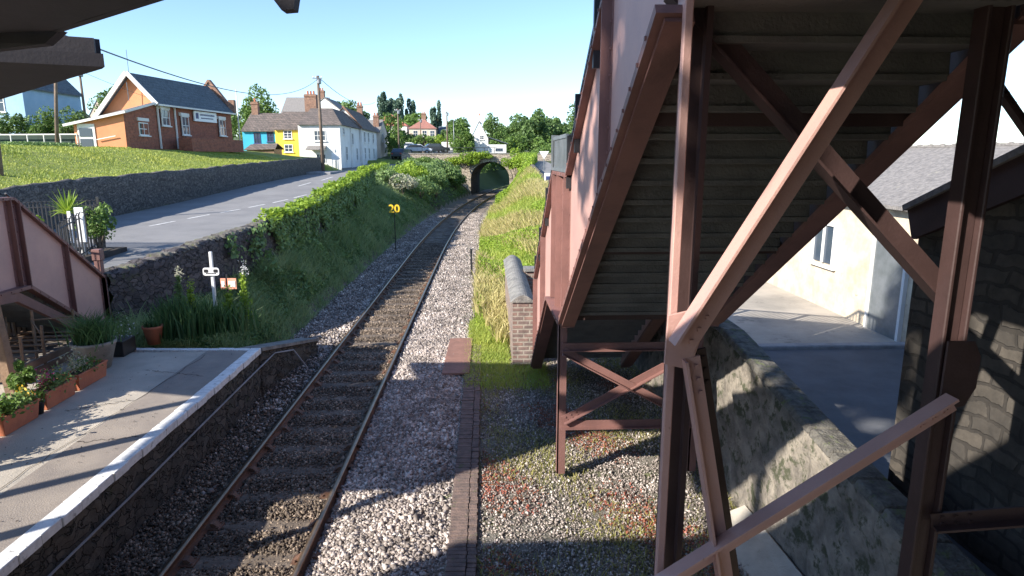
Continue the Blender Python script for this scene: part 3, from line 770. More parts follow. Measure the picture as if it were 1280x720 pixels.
for X, s in ((1.10, -1), (3.02, 1)):
    plate_with_trim('parapet_plate', up_poly, X, .012, M['pink' if X < 2 else 'maroon_shaded'], [(5.80, 0, zb(5.80) + .05, zb(5.80) + 1.98)], side=s, top_idx=(2,), bot_idx=(0,))  # right-hand plate gets the paint with shade in its colour
    plate_with_trim('landing_plate', [(8.27, 2.40), (9.97, 2.36), (9.97, 4.40), (8.27, 4.40)], X, .012, M['pink'], [(8.36, 0, 2.42, 4.38), (9.2, 0, 2.42, 4.38), (9.86, 0, 2.42, 4.38)], side=s, top_idx=(2,), bot_idx=(0,))
    plate_with_trim('lower_parapet_plate', [(9.99, 2.36), (10.2, 2.30), (13.35, .10), (13.75, .0), (13.75, 1.95), (13.55, 2.08), (9.99, 4.38)], X, .012, M['pink'], [(11.8, 0, 1.3, 3.15), (13.6, 0, .1, 2.0)], side=s, top_idx=(5,), bot_idx=(0, 1))
    st = MB(); 
    st.beam((X + s * .02, 3.74, zb(3.74) - .02), (X + s * .02, 8.3, zb(8.3) - .02), .17, .05)
    st.beam((X + s * .02, 9.97, 2.33), (X + s * .02, 8.25, 2.38), .17, .05)
    st.beam((X + s * .02, 10.2, 2.28), (X + s * .02, 13.4, .06), .2, .05)
    st.build('stringer_flange', M['pinkdark'], bridge)
    rl = MB()                                        # dark railing that tops the plates
    rl.beam((X, Y_TOP, zb(Y_TOP) + 2.42), (X, 8.2, zb(8.2) + 2.42), .05, .05); rl.beam((X, 8.2, 4.86), (X, 9.95, 4.86), .05, .05); rl.beam((X, 9.95, 4.86), (X, 13.7, 2.5), .05, .05)
    y = Y_TOP
    while y < 13.6:
        base = zb(y) + 2.0 if y < 8.25 else (4.4 if y < 9.97 else 4.4 - (y - 9.97) * .64)
        top = base + .44; rl.box(X - .012, X + .012, y - .012, y + .012, base, top); y += .11
    for y in (4.0, 5.2, 6.4, 7.6, 8.3, 9.9, 11.2, 12.5, 13.65):
        base = zb(y) + 1.8 if y < 8.25 else (4.2 if y < 9.97 else 4.2 - (y - 9.97) * .64); rl.box(X + s * .01, X + s * .07, y - .03, y + .03, base, base + .66)
    rl.build('railing', M['black'], bridge)
cg = MB()
for y in np.arange(8.35, 9.95, .12): cg.box(1.03, 1.05, y - .035, y + .035, 4.42, 4.86)
cg.box(1.02, 1.05, 8.3, 9.97, 4.40, 4.44); cg.box(1.02, 1.05, 8.3, 9.97, 4.84, 4.89); cg.box(1.0, 1.10, 9.92, 9.98, 4.40, 4.92)
for i in range(12): cg.box(1.02 + i * .16, 1.06 + i * .16, 9.96, 9.98, 4.42, 4.86)
cg.build('landing_guard', M['greymetal'], bridge)
ep = MB(); ep.box(1.1, 3.02, 9.97, 9.985, 2.36, 2.6); ep.build('landing_end_plate', M['pink'], bridge)
# treads seen from below
y = 8.25; k = 0
while y > 3.6:
    z = zb(y) + .18
    t = MB(); t.box(1.13, 2.99, y - .30, y + .015, z, z + .045); t.beam((2.06, y - .272, z + .04), (2.06, y - .262, z + .20), 1.84, .02, up=(0, 1, 0))
    t.build('tread', M['tread'], bridge, bevel=.004); y -= .27; k += 1
y = 10.0
while y < 13.6:
    z = 2.55 - (y - 10.0) * .66
    t = MB(); t.box(1.13, 2.99, y, y + .31, z, z + .045); t.box(1.13, 2.99, y, y + .02, z + .045, z + .19); t.build('tread', M['tread'], bridge, bevel=.004); y += .27
fl = MB()
for i in range(9): fl.box(1.13, 2.99, 8.28 + i * .187, 8.28 + i * .187 + .18, 2.58, 2.63)
fl.build('landing_floor', M['tread'], bridge, bevel=.004)
for y in (8.45, 9.8): cb = MB(); cb.box(1.12, 3.0, y - .04, y + .04, 2.42, 2.57); cb.build('cross_bearer', M['maroon_shaded'], bridge)
for y in (4.6, 6.4): cb = MB(); cb.beam((1.12, y, zb(y) + .06), (3.0, y, zb(y) + .06), .08, .12); cb.build('cross_bearer', M['maroon_shaded'], bridge)
# top deck over and behind the camera and out to the right
dk = MB()
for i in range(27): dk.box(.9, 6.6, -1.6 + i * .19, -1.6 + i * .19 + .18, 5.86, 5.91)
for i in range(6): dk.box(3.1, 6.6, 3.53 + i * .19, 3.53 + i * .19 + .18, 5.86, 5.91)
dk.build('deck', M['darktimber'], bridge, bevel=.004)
dj = MB()
for x in (.95, 1.65, 2.35, 3.05, 4.0, 5.2, 6.4): dj.box(x - .05, x + .05, -1.6, 3.3 if x < 3 else 4.6, 5.66, 5.86)
dj.box(.9, 3.1, 3.25, 3.33, 5.5, 5.9); dj.box(3.1, 6.5, 4.55, 4.66, 5.45, 5.86)
dj.build('deck_joist', M['maroon_shaded'], bridge)
sp = MB()                                               # main span behind the camera
sp.box(-10, .9, -1.7, .6, 5.5, 5.6); sp.box(-10, .9, .55, .6, 5.6, 6.7); sp.box(-10, .9, -1.7, -1.65, 5.6, 7.0)
sp.build('main_span', M['pink'], bridge)
# posts of the near trestle
ps = MB(); ps.box(1.085, 1.135, 3.66, 3.71, 0, 5.9); a = ps.build('post', M['pink'], bridge, bevel=.006)
ps = MB(); ps.box(1.137, 1.25, 3.84, 3.90, 0, 5.9); ps.box(1.25, 1.285, 3.78, 3.96, 0, 5.9); ps.build('post_web', M['maroon_shaded'], a)
ps = MB(); ps.box(2.81, 2.835, 3.70, 3.82, 0, 5.66); ps.box(2.945, 2.97, 3.70, 3.82, 0, 5.66); ps.box(2.835, 2.945, 3.745, 3.76, 0, 5.66); ps.build('post', M['maroon_shaded'], bridge, bevel=.006)
def brace(a, b, w=.15, m='pink', up=(0, -1, 0), sgn=1):
    mb = MB(); mb.angle(a, b, w, .016, up, sgn)
    A = Vector(a); B = Vector(b); d = (B - A).normalized(); sd = d.cross(Vector(up)).normalized()
    for q in (.05, .12, .19):
        for e in (-.28, .28):
            for P in (A + d * q * 1.2, B - d * q * 1.2): c = P + sd * w * e * .8 + Vector(up) * .012; mb.box(c.x - .011, c.x + .011, c.y - .008, c.y + .008, c.z - .011, c.z + .011)
    return mb.build('brace', M[m], bridge)
brace((1.14, 3.60, 3.50), (2.54, 3.60, 5.90), .165, 'pink', sgn=-1)
brace((1.10, 3.96, 5.55), (3.10, 3.96, 3.60), .16, 'maroon_shaded')
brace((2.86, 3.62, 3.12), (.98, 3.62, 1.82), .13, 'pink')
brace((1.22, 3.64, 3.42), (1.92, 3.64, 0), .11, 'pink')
brace((1.32, 3.80, 3.42), (2.10, 4.05, 0), .09, 'maroon_shaded')
brace((2.96, 3.8, 5.05), (4.4, 4.1, 3.75), .07, 'maroon_shaded')
brace((2.9, 3.70, 2.26), (4.4, 3.4, 2.55), .10, 'maroon_shaded')
for pts in ([(1.06, 3.38), (1.22, 3.34), (1.28, 3.55), (1.24, 3.72), (1.07, 3.68)], [(2.80, 3.05), (2.96, 3.08), (3.02, 3.2), (3.02, 3.4), (2.97, 3.5), (2.80, 3.5)]):
    mb = MB(); mb.prism(pts, 'y', 3.635, 3.652); mb.build('gusset_plate', M['pink' if pts[0][0] < 2 else 'maroon_shaded'], bridge, bevel=.003)
# trestle below the half landing
for x in (1.02, 2.98):
    lg = MB(); lg.box(x - .01, x + .11, 8.70, 8.72, 0, 2.38); lg.box(x - .01, x + .01, 8.70, 8.84, 0, 2.38); lg.box(x - .01, x + .11, 8.83, 8.85, 0, 2.38)
    lg.build('leg', M['pinkdark'], bridge)
for z in (1.97, .80):
    mb = MB(); mb.angle((1.05, 8.66, z), (3.05, 8.66, z), .11, .014, (0, -1, 0)); mb.build('cross_bar', M['pinkdark'], bridge)
brace((1.08, 8.63, 1.92), (3.0, 8.63, .86), .11, 'pinkdark'); brace((1.08, 8.67, .86), (3.0, 8.67, 1.92), .11, 'pinkdark')
# stair on the platform side
LX = (-8.30, -10.1)
for X, s in zip(LX, (1, -1)):
    plate_with_trim('platform_landing_plate', [(9.4, 2.30), (11.55, 2.30), (11.55, 3.92), (9.4, 3.92)], X, .012, M['pink'], [(11.46, 0, 2.32, 3.9)], side=s, top_idx=(2,), bot_idx=(0,))
    plate_with_trim('platform_stair_plate', [(11.57, 2.30), (13.55, .92), (13.95, .90), (13.95, 2.05), (11.57, 3.92)], X, .012, M['pink'], [(11.66, 0, 2.3, 3.85), (12.80, 0, 1.45, 2.95), (13.88, 0, .92, 2.1)], side=s, top_idx=(3,), bot_idx=(0,))
    plate_with_trim('platform_upper_plate', [(5.9, 4.85), (9.38, 2.30), (9.38, 3.92), (5.9, 6.6)], X, .012, M['pink'], [], side=s, top_idx=(2,), bot_idx=(0,))
    plate_with_trim('tower_plate', [(3.5, 4.9), (5.88, 4.9), (5.88, 6.85), (3.5, 6.85)], X, .012, M['pink'], [], side=s, top_idx=(2,), bot_idx=(0,))
t = MB(); t.box(-10.08, -8.32, 3.5, 5.9, 5.0, 5.08); t.box(-10.08, -8.32, 9.4, 11.55, 2.42, 2.5); t.build('platform_side_floor', M['tread'], bridge)
y, z = 11.55, 2.42
while y < 13.8:
    t = MB(); t.box(-10.08, -8.32, y, y + .3, z - .2, z - .15); t.box(-10.08, -8.32, y, y + .02, z - .15, z); t.build('tread', M['tread'], bridge); y += .26; z -= .175
y, z = 9.4, 2.5
while y > 5.9:
    t = MB(); t.box(-10.08, -8.32, y - .3, y, z + .13, z + .18); t.build('tread', M['tread'], bridge); y -= .26; z += .19
rl = MB()
for i in range(26):
    q = i / 25; y = 11.6 + q * 2.3; z = 3.92 - q * 1.85; rl.tube([(-10.1, y, z - .1), (-10.1, y, z + .75)], .011, 5)
rl.tube([(-10.1, 11.6, 4.68), (-10.1, 13.9, 2.83)], .022, 6)
rl.tube([(-8.3, 11.5, 3.98), (-8.3, 13.9, 2.13)], .02, 6)
rl.build('railing', M['black'], bridge)
nw = MB(); nw.box(-8.42, -8.28, 13.9, 14.02, .9, 2.42); nw.box(-8.44, -8.26, 13.88, 14.04, 2.42, 2.66); nw.build('newel_post', M['pinkdark'], bridge, bevel=.01)
for (x, y) in ((-8.3, 5.8), (-10.1, 5.8), (-8.3, 3.6), (-10.1, 3.6), (-8.3, 9.45), (-10.1, 11.4)):
    lg = MB(); lg.box(x - .07, x + .07, y - .07, y + .07, .85, 4.9 if y < 6 else 2.3); lg.build('leg', M['pinkdark'], bridge)
bm_ = MB(); bm_.beam((-8.2, 8.4, 2.45), (-8.22, 11.2, 2.2), .12, .14); bm_.beam((-8.25, 11.2, 2.25), (-8.25, 13.3, .95), .1, .16); bm_.build('stair_bearer', M['pinkdark'], bridge)

# dark station canopy over the top corner
cn = empty('station_canopy', (-6.5, 7, 4.9), 'dark timber canopy edge jutting in against the sky above the platform', 'canopy')
def poly_slab(pts, t):
    n = len(pts); mb = MB(); vs = [(p[0], p[1], p[2]) for p in pts] + [(p[0], p[1], p[2] + t) for p in pts]
    return mb.add(vs, [tuple(range(n))[::-1], tuple(range(n, 2 * n))] + [(i, (i + 1) % n, (i + 1) % n + n, i + n) for i in range(n)])
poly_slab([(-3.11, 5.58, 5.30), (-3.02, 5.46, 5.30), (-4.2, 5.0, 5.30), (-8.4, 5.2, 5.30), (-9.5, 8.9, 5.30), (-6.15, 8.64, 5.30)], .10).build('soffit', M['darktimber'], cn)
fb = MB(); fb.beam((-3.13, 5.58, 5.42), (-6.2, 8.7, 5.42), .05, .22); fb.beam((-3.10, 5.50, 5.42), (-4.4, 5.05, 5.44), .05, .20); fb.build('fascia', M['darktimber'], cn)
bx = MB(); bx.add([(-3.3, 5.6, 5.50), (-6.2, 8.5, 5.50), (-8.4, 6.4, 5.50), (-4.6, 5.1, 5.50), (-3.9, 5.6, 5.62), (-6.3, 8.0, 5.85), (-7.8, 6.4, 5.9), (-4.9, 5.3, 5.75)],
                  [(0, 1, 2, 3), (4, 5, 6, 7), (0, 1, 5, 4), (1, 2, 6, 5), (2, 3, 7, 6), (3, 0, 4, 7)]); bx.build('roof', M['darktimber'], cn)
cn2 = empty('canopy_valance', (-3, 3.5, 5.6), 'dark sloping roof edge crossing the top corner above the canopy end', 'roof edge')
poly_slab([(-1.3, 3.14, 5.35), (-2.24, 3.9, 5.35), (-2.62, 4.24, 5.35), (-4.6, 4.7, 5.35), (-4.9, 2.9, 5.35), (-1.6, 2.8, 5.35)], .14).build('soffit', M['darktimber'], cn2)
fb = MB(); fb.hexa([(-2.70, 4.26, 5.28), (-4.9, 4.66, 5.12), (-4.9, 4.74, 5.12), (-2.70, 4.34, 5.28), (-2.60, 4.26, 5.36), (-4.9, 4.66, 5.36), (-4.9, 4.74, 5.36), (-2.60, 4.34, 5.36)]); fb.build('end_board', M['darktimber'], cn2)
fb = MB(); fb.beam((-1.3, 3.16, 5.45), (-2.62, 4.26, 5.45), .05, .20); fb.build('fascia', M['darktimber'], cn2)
fb = MB(); fb.add([(-1.22, 3.18, 5.65), (-.94, 3.2, 5.265), (-.885, 3.2, 5.27), (-.80, 3.2, 5.65), (-1.22, 3.26, 5.65), (-.94, 3.28, 5.265), (-.885, 3.28, 5.27), (-.80, 3.28, 5.65)],
                 [(0, 1, 2, 3), (4, 5, 6, 7), (0, 1, 5, 4), (1, 2, 6, 5), (2, 3, 7, 6), (3, 0, 4, 7)])
tag(fb.build('roof_bracket', M['darktimber'], base=(-.9, 3.2, 5.3)), 'small dark pointed bracket hanging in the sky above the railway track', 'bracket')

# ------------------------------------------------------------------ right-hand side: stone building, low wall, barn
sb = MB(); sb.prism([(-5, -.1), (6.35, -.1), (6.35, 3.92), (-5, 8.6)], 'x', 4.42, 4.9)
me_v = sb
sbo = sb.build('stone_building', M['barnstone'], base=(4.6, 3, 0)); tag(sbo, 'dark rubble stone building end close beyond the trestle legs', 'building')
bb = MB(); bb.beam((4.38, 6.42, 3.93), (4.38, 1.5, 5.95), .06, .34); bb.build('bargeboard', M['maroon_shaded'], sbo)
bb = MB(); bb.beam((4.66, 6.5, 4.08), (4.66, -1, 7.2), .7, .06); bb.build('roof', M['slateold'], sbo)
me = rough_wall('yard_wall', lambda y: 3.42, 3.6, 14.0, lambda y: -.2, lambda y: float(lerp(y, [3.6, 5.4, 8.8, 14], [1.45, 1.62, 2.1, 2.1])), .02, None, step=.14, thick=.26, side=-1)
o = link('yard_wall', me, M['cement'], base=(3.6, 7, 0)); tag(o, 'low rough cement-faced wall between weedy gravel and sunny yard', 'wall')
mb = MB()
for i in range(24):
    y = 3.6 + i * .43; z = float(lerp(y, [3.6, 5.4, 8.8, 14], [1.45, 1.62, 2.1, 2.1])); z2 = float(lerp(y + .4, [3.6, 5.4, 8.8, 14], [1.45, 1.62, 2.1, 2.1]))
    mb.hexa([(3.36, y, z), (3.74, y, z), (3.74, y + .42, z2), (3.36, y + .42, z2), (3.40, y, z + .08), (3.70, y, z + .06), (3.70, y + .42, z2 + .06), (3.40, y + .42, z2 + .08)])
mb.build('coping', M['copingdark'], o, bevel=.015)
# sloping concrete apron at the wall foot
ap = MB(); ap.hexa([(2.75, 3.2, -.12), (3.44, 3.2, -.12), (3.44, 7.6, -.12), (2.9, 7.6, -.12), (2.85, 3.2, -.05), (3.40, 3.2, .30), (3.40, 7.6, .10), (3.05, 7.6, -.05)])
tag(ap.build('concrete_apron', M['concrete'], bevel=.02, base=(3, 5, 0)), 'pale sloping concrete apron at the foot of the yard wall', 'apron')
barn = empty('barn', (11, 16, 1), 'long low pale stone barn with mottled old slate roof across the yard', 'barn')
mb = MB(); mb.box(8.2, 14, 7, 27, .9, 3.72); mb.prism([(8.2, 3.72), (14, 3.72), (11.1, 4.72)], 'y', 7, 7.3); mb.prism([(8.2, 3.72), (14, 3.72), (11.1, 4.72)], 'y', 26.7, 27)
mb.build('wall', mat('pale_yellow_stone_render', (.66, .57, .43), (.46, .38, .29), 2.6, .9, .3, 20, spots=(.34, .25, .19), spot_scale=6, spot_lo=.64), barn)
for xa, za, xb, zb2 in ((7.95, 3.66, 11.1, 4.86), (14.25, 3.66, 11.1, 4.86)):
    mb = MB(); mb.slab([(xa, 6.7, za), (xa, 27.3, za), (xb, 27.3, zb2), (xb, 6.7, zb2)], .07); mb.build('roof', M['slateold'], barn)
mb = MB()
for i in range(50): mb.lathe([(.09, 0), (.07, .07), (.001, .09)], (11.1, 6.8 + i * .415, 4.83), 6)
mb.beam((11.1, 6.7, 4.86), (11.1, 27.3, 4.86), .2, .06); mb.build('ridge', M['slateold'], barn)
for (y0, w, h) in ((12.0, 1.0, 2.0), (18.5, 1.6, 2.1)):
    mb = MB(); mb.box(8.15, 8.19, y0, y0 + w, 1.0, 1.0 + h); d = mb.build('door', M['greymetal'], barn); mb = MB(); mb.box(8.12, 8.20, y0 - .08, y0, 1, 1.08 + h); mb.box(8.12, 8.20, y0 + w, y0 + w + .08, 1, 1.08 + h); mb.box(8.12, 8.20, y0, y0 + w, 1 + h, 1.08 + h); mb.build('frame', M['white'], d)
for y0 in (14.6, 22.5):
    mb = MB(); mb.box(8.15, 8.19, y0, y0 + .9, 2.1, 3.0); d = mb.build('window', M['glass'], barn); mb = MB()
    for a, b, c, e in ((y0 - .05, y0, 2.05, 3.05), (y0 + .9, y0 + .95, 2.05, 3.05), (y0, y0 + .9, 3.0, 3.05), (y0 - .1, y0 + 1, 1.98, 2.05), (y0 + .43, y0 + .47, 2.1, 3.0)): mb.box(8.10, 8.20, a, b, c, e)
    mb.build('frame', M['white'], d)
mb = MB(); mb.box(3.86, 8.15, 1, 11.39, .9, 1.03); tag(mb.build('yard_dark_sheet', mat('dark_yard_surface', (.13, .135, .15), (.09, .095, .105), 1.2, .9, .3, 80, spots=(.17, .16, .15), spot_scale=3, spot_lo=.63)), kind='structure')  # darker blue-grey sheet over the near part of the yard
# yard kerb between the dark sheet and the pale yard
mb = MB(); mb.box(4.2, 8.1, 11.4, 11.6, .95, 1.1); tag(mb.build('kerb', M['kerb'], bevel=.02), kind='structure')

vc = MB(); vc.box(-2.5, 9, -10, -5.2, -.1, 8.5); o = vc.build('sky_blocker_building', M['barnstone'], base=(3, -7.5, 0)); tag(o, 'unseen stone building added behind the footbridge to cut sky light', 'building')  # unseen building added to block sky light on the right-hand steelwork
vc = MB(); vc.prism([(-10.3, 8.4), (-4.9, 8.4), (-7.6, 10.5)], 'x', -2.8, 9.3); vc.build('roof', M['slateold'], o)
# brick pier wall at the foot of the stairs
pw = MB(); pw.box(.57, 1.02, 13.9, 19.8, -.15, 1.42); o = pw.build('brick_pier_wall', M['pierbrick'], base=(.8, 16, 0)); tag(o, 'weathered brick wall end with a rounded cement cap beside the foot of the stairs', 'wall')
cp = MB(); prof = [(.52 + .55 * k / 10, 1.42 + .17 * math.sin(math.pi * k / 10)) for k in range(11)]; cp.prism(prof, 'y', 13.86, 19.85); cp.build('cap', M['coping'], o)
pw = MB(); pw.box(1.03, 2.9, 17.4, 17.75, .1, 1.5); pw.build('cross_wall', M['pierbrick'], o); cp = MB(); cp.box(1.03, 2.95, 17.34, 17.81, 1.5, 1.58); cp.build('cross_cap', M['coping'], o)

# ------------------------------------------------------------------ road bridge with arch
rb = empty('road_bridge', (.5, 85, 0), 'stone road bridge whose arch spans the single curving track', 'bridge')
bxc = float(xc(82)); fr = []
XL, XR = -10.5, 12.5; r_ = 2.45; zc_ = 1.9
arch = [(bxc + r_ * math.cos(a), zc_ + (r_ * .86) * math.sin(a)) for a in np.linspace(math.pi, 0, 15)]
def arch_face(y0, y1, m):
    mb = MB()
    top = 4.3
    # left and right jambs, then slices over the arch
    mb.box(XL, arch[0][0], y0, y1, -.3, top); mb.box(arch[-1][0], XR, y0, y1, -.3, top)
    for i in range(14):
        a, b = arch[i], arch[i + 1]
        mb.hexa([(a[0], y0, a[1]), (b[0], y0, b[1]), (b[0], y1, b[1]), (a[0], y1, a[1]), (a[0], y0, top), (b[0], y0, top), (b[0], y1, top), (a[0], y1, top)])
    return mb.build('arch_face' if m == 'archbrick' else 'barrel', M[m], rb)
def shift(o, s):
    for v in o.data.vertices: v.co.x += s
arch_face(82.0, 82.5, 'archbrick')
mb = MB()
def sx(y): return float(xc(y) - xc(82))
ysl = [82.5, 84.7, 87, 89.3]
for j in range(3):
    ya, yb = ysl[j], ysl[j + 1]; sa, sb_ = sx(ya), sx(yb)
    q = [(arch[0][0], -.2)] + arch + [(arch[-1][0], -.2)]
    for i in range(len(q) - 1):
        a, b = q[i], q[i + 1]
        def o_(p): dx = p[0] - bxc; return (bxc + dx * 1.14, p[1] + .3 if p[1] > zc_ - .01 else p[1])
        A, B = o_(a), o_(b)
        mb.hexa([(a[0] + sa, ya, a[1]), (b[0] + sa, ya, b[1]), (B[0] + sa, ya, B[1]), (A[0] + sa, ya, A[1]), (a[0] + sb_, yb, a[1]), (b[0] + sb_, yb, b[1]), (B[0] + sb_, yb, B[1]), (A[0] + sb_, yb, A[1])])
mb.build('barrel', M['wallstone'], rb)
rg = MB()
for i in range(14):
    a, b = arch[i], arch[i + 1]; c = lambda p, k: (bxc + (p[0] - bxc) * k, zc_ + (p[1] - zc_) * k)
    A, B = c(a, 1.14), c(b, 1.14); rg.hexa([(a[0], 81.93, a[1]), (b[0], 81.93, b[1]), (b[0], 81.99, b[1]), (a[0], 81.99, a[1]), (A[0], 81.93, A[1]), (B[0], 81.93, B[1]), (B[0], 81.99, B[1]), (A[0], 81.99, A[1])])
rg.build('arch_ring', M['archbrick'], rb)
mb = MB(); mb.box(XL, 12.5, 82.0, 82.4, 4.3, 4.95); mb.box(XL, 12.5, 88.9, 89.3, 4.3, 5.0); mb.build('parapet', M['archbrick'], rb)
mb = MB(); mb.box(XL, 12.5, 81.94, 82.46, 4.95, 5.07); mb.build('coping', M['coping'], rb)
mb = MB(); mb.box(XL, 12.5, 82.42, 88.88, 4.16, 4.31); mb.build('carriageway', M['asphaltroad'], rb)
mb = MB()
for x in np.arange(-8, 1.5, 1.3): mb.box(x - .03, x + .03, 82.5, 82.56, 4.3, 5.75)
mb.box(-8, 1.4, 82.5, 82.56, 5.70, 5.76); mb.box(-8, 1.4, 82.5, 82.56, 5.30, 5.34); mb.build('railing', M['black'], rb)

# ------------------------------------------------------------------ houses
def win(par, ax, c, a0, a1, z0, z1, sg, frame='white', bars=(1, 1), sill=True):
    """window in a wall facing sg along ax at coordinate c"""
    def B(mb, u0, u1, w0, w1, d0, d1):
        lo, hi = sorted((c + sg * d0, c + sg * d1))
        if ax == 'y': mb.box(u0, u1, lo, hi, w0, w1)
        else: mb.box(lo, hi, u0, u1, w0, w1)
    mb = MB(); t = .07
    B(mb, a0, a0 + t, z0, z1, -.03, .05); B(mb, a1 - t, a1, z0, z1, -.03, .05); B(mb, a0 + t, a1 - t, z0, z0 + t, -.03, .05); B(mb, a0 + t, a1 - t, z1 - t, z1, -.03, .05)
    for i in range(bars[0]): u = a0 + (a1 - a0) * (i + 1) / (bars[0] + 1); B(mb, u - .025, u + .025, z0 + t, z1 - t, .012, .042)
    for i in range(bars[1]): w = z0 + (z1 - z0) * (i + 1) / (bars[1] + 1); B(mb, a0 + t, a1 - t, w - .025, w + .025, .014, .04)
    if sill: B(mb, a0 - .08, a1 + .08, z0 - .08, z0 - .002, -.02, .14)
    f = mb.build('window', M[frame], par)
    mb = MB(); B(mb, a0 + t, a1 - t, z0 + t, z1 - t, -.01, .01); mb.build('pane', M['glass'], f)
def chimney(par, x, y, z0, z1, w=.9, d=.6, pots=2, m='chimbrick'):
    mb = MB(); mb.box(x - w / 2, x + w / 2, y - d / 2, y + d / 2, z0, z1); mb.box(x - w / 2 - .06, x + w / 2 + .06, y - d / 2 - .06, y + d / 2 + .06, z1 - .28, z1 - .12)
    c = mb.build('chimney', M[m], par)
    mb = MB()
    for i in range(pots): mb.lathe([(.12, 0), (.10, .4), (.08, .4), (.08, .1)], (x + (i - (pots - 1) / 2) * .34, y, z1), 8)
    mb.build('chimney_pot', M['terracotta'], c)

# brick hall with orange gable and lean-to
hall = empty('brick_hall', (-26, 54, 5.1), 'red brick hall with orange front gable, white bargeboards and blue-grey slate roof', 'hall')
A_, B_, C_, D_ = (-24.45, 50), (-22.9, 60.5), (-27.6, 61.2), (-28.9, 50.6)
mb = MB(); mb.hexa([(A_[0], A_[1], 4.6), (B_[0], B_[1], 4.6), (C_[0], C_[1], 4.6), (D_[0], D_[1], 4.6), (A_[0], A_[1], 8.6), (B_[0], B_[1], 8.6), (C_[0], C_[1], 7.5), (D_[0], D_[1], 7.5)])
hw = mb.build('wall', M['hallbrick'], hall)
mb = MB(); R0, R1 = (-26.0, 50.1, 10.5), (-24.7, 60.6, 10.75)
def gable(y, xr, zr, m, name, d=.12):
    mb = MB(); mb.prism([(D_[0], 7.3), (A_[0] if y < 55 else B_[0], 8.55), (xr, zr - .05)], 'y', y, y + d); return mb.build(name, M[m], hall)
g_ = MB(); g_.hexa([(A_[0] - .02, 49.96, 5.0), (D_[0], 50.56, 5.0), (D_[0], 50.7, 5.0), (A_[0] - .02, 50.1, 5.0), (A_[0] - .02, 49.96, 8.62), (D_[0], 50.56, 7.4), (D_[0], 50.7, 7.4), (A_[0] - .02, 50.1, 8.62)])
g_.add([(A_[0] - .02, 49.96, 8.62), (D_[0], 50.56, 7.4), (R0[0], 50.17, 10.46), (A_[0] - .02, 50.1, 8.62), (D_[0], 50.7, 7.4), (R0[0], 50.3, 10.46)], [(0, 1, 2), (3, 5, 4), (0, 2, 5, 3), (1, 4, 5, 2)])
g_.build('front_gable', M['hallorange'], hall)
mb = MB(); mb.add([(B_[0], B_[1], 8.6), (C_[0], C_[1], 7.5), (R1[0], 60.8, 11.2), (B_[0], B_[1] + .3, 8.6), (C_[0], C_[1] + .3, 7.5), (R1[0], 61.1, 11.2)], [(0, 1, 2), (3, 5, 4), (0, 2, 5, 3), (1, 4, 5, 2), (0, 3, 4, 1)]); mb.build('rear_gable', M['chimbrick'], hall)
mb = MB(); mb.slab([(A_[0] + .35, 49.75, 8.42), (B_[0] + .35, 60.4, 8.42), R1, (R0[0], 49.7, 10.62)], .12); mb.build('roof', M['slate'], hall)
mb = MB(); mb.slab([(R0[0], 49.7, 10.62), R1, (C_[0] - .3, 61, 7.3), (D_[0] - .3, 50.2, 7.15)], .12); mb.build('roof', M['slate'], hall)
mb = MB(); mb.beam((A_[0] + .38, 49.66, 8.36), (R0[0], 49.62, 10.60), .10, .30); mb.beam((D_[0] - .32, 50.1, 7.05), (R0[0], 49.62, 10.60), .10, .30); mb.build('bargeboard', M['white'], hall)
mb = MB(); mb.beam((A_[0] + .42, 49.8, 8.36), (B_[0] + .42, 60.4, 8.36), .14, .12); mb.build('gutter', M['white'], hall)
mb = MB(); mb.beam((R1[0], 60.9, 11.3), (B_[0] + .3, 60.7, 8.5), .45, .16); mb.beam((R1[0], 60.9, 11.3), (C_[0], 61.3, 7.5), .45, .16); mb.beam((B_[0] + .1, 60.75, 8.5), (B_[0] + .1, 60.75, 9.6), .5, .5); mb.build('parapet_coping', M['chimbrick'], hall)
# lean-to
P1, P2, P3, P4 = (-24.6, 46), (-24.45, 49.96), (-28.4, 50.5), (-28.0, 46)
mb = MB(); mb.hexa([(P1[0], P1[1], 4.7), (P2[0], P2[1], 4.7), (P3[0], P3[1], 4.7), (P4[0], P4[1], 4.7), (P1[0], P1[1], 7.55), (P2[0], P2[1], 8.45), (P3[0], P3[1], 7.5), (P4[0], P4[1], 6.75)]); lw = mb.build('porch_wall', M['hallorange'], hall)
mb = MB(); mb.hexa([(P1[0] - .01, P1[1] + .02, 4.7), (P1[0] + .02, P1[1] + .02, 4.7), (P2[0] + .05, P2[1], 4.7), (P2[0] - .02, P2[1], 4.7), (P1[0] - .01, P1[1] + .02, 7.5), (P1[0] + .02, P1[1] + .02, 7.5), (P2[0] + .05, P2[1], 8.4), (P2[0] - .02, P2[1], 8.4)]); mb.build('porch_side', M['hallbrick'], hall)
mb = MB(); mb.slab([(-24.3, 45.7, 7.68), (-24.2, 50, 8.62), (-28.6, 50.4, 7.62), (-28.5, 45.7, 6.78)], .10); mb.build('porch_roof', M['slateold'], hall)
mb = MB(); mb.beam((-24.3, 45.68, 7.58), (-28.5, 45.68, 6.68), .08, .16); mb.beam((-24.28, 45.7, 7.58), (-24.2, 50, 8.52), .08, .14); mb.build('bargeboard', M['white'], hall)
mb = MB(); mb.box(-27.75, -26.6, 45.94, 45.98, 5.0, 6.8); d = mb.build('door', M['white'], hall)
mb = MB(); mb.box(-27.62, -26.8, 45.90, 45.935, 5.95, 6.5); mb.box(-27.62, -26.8, 45.90, 45.935, 5.2, 5.8); mb.build('pane', M['glass'], d)
mb = MB(); mb.beam((-26.5, 45.85, 5.75), (-25.2, 45.85, 6.0), .05, .05); mb.build('handrail', M['white'], hall)
def hx(y): return A_[0] + (B_[0] - A_[0]) * (y - 50) / 10.5
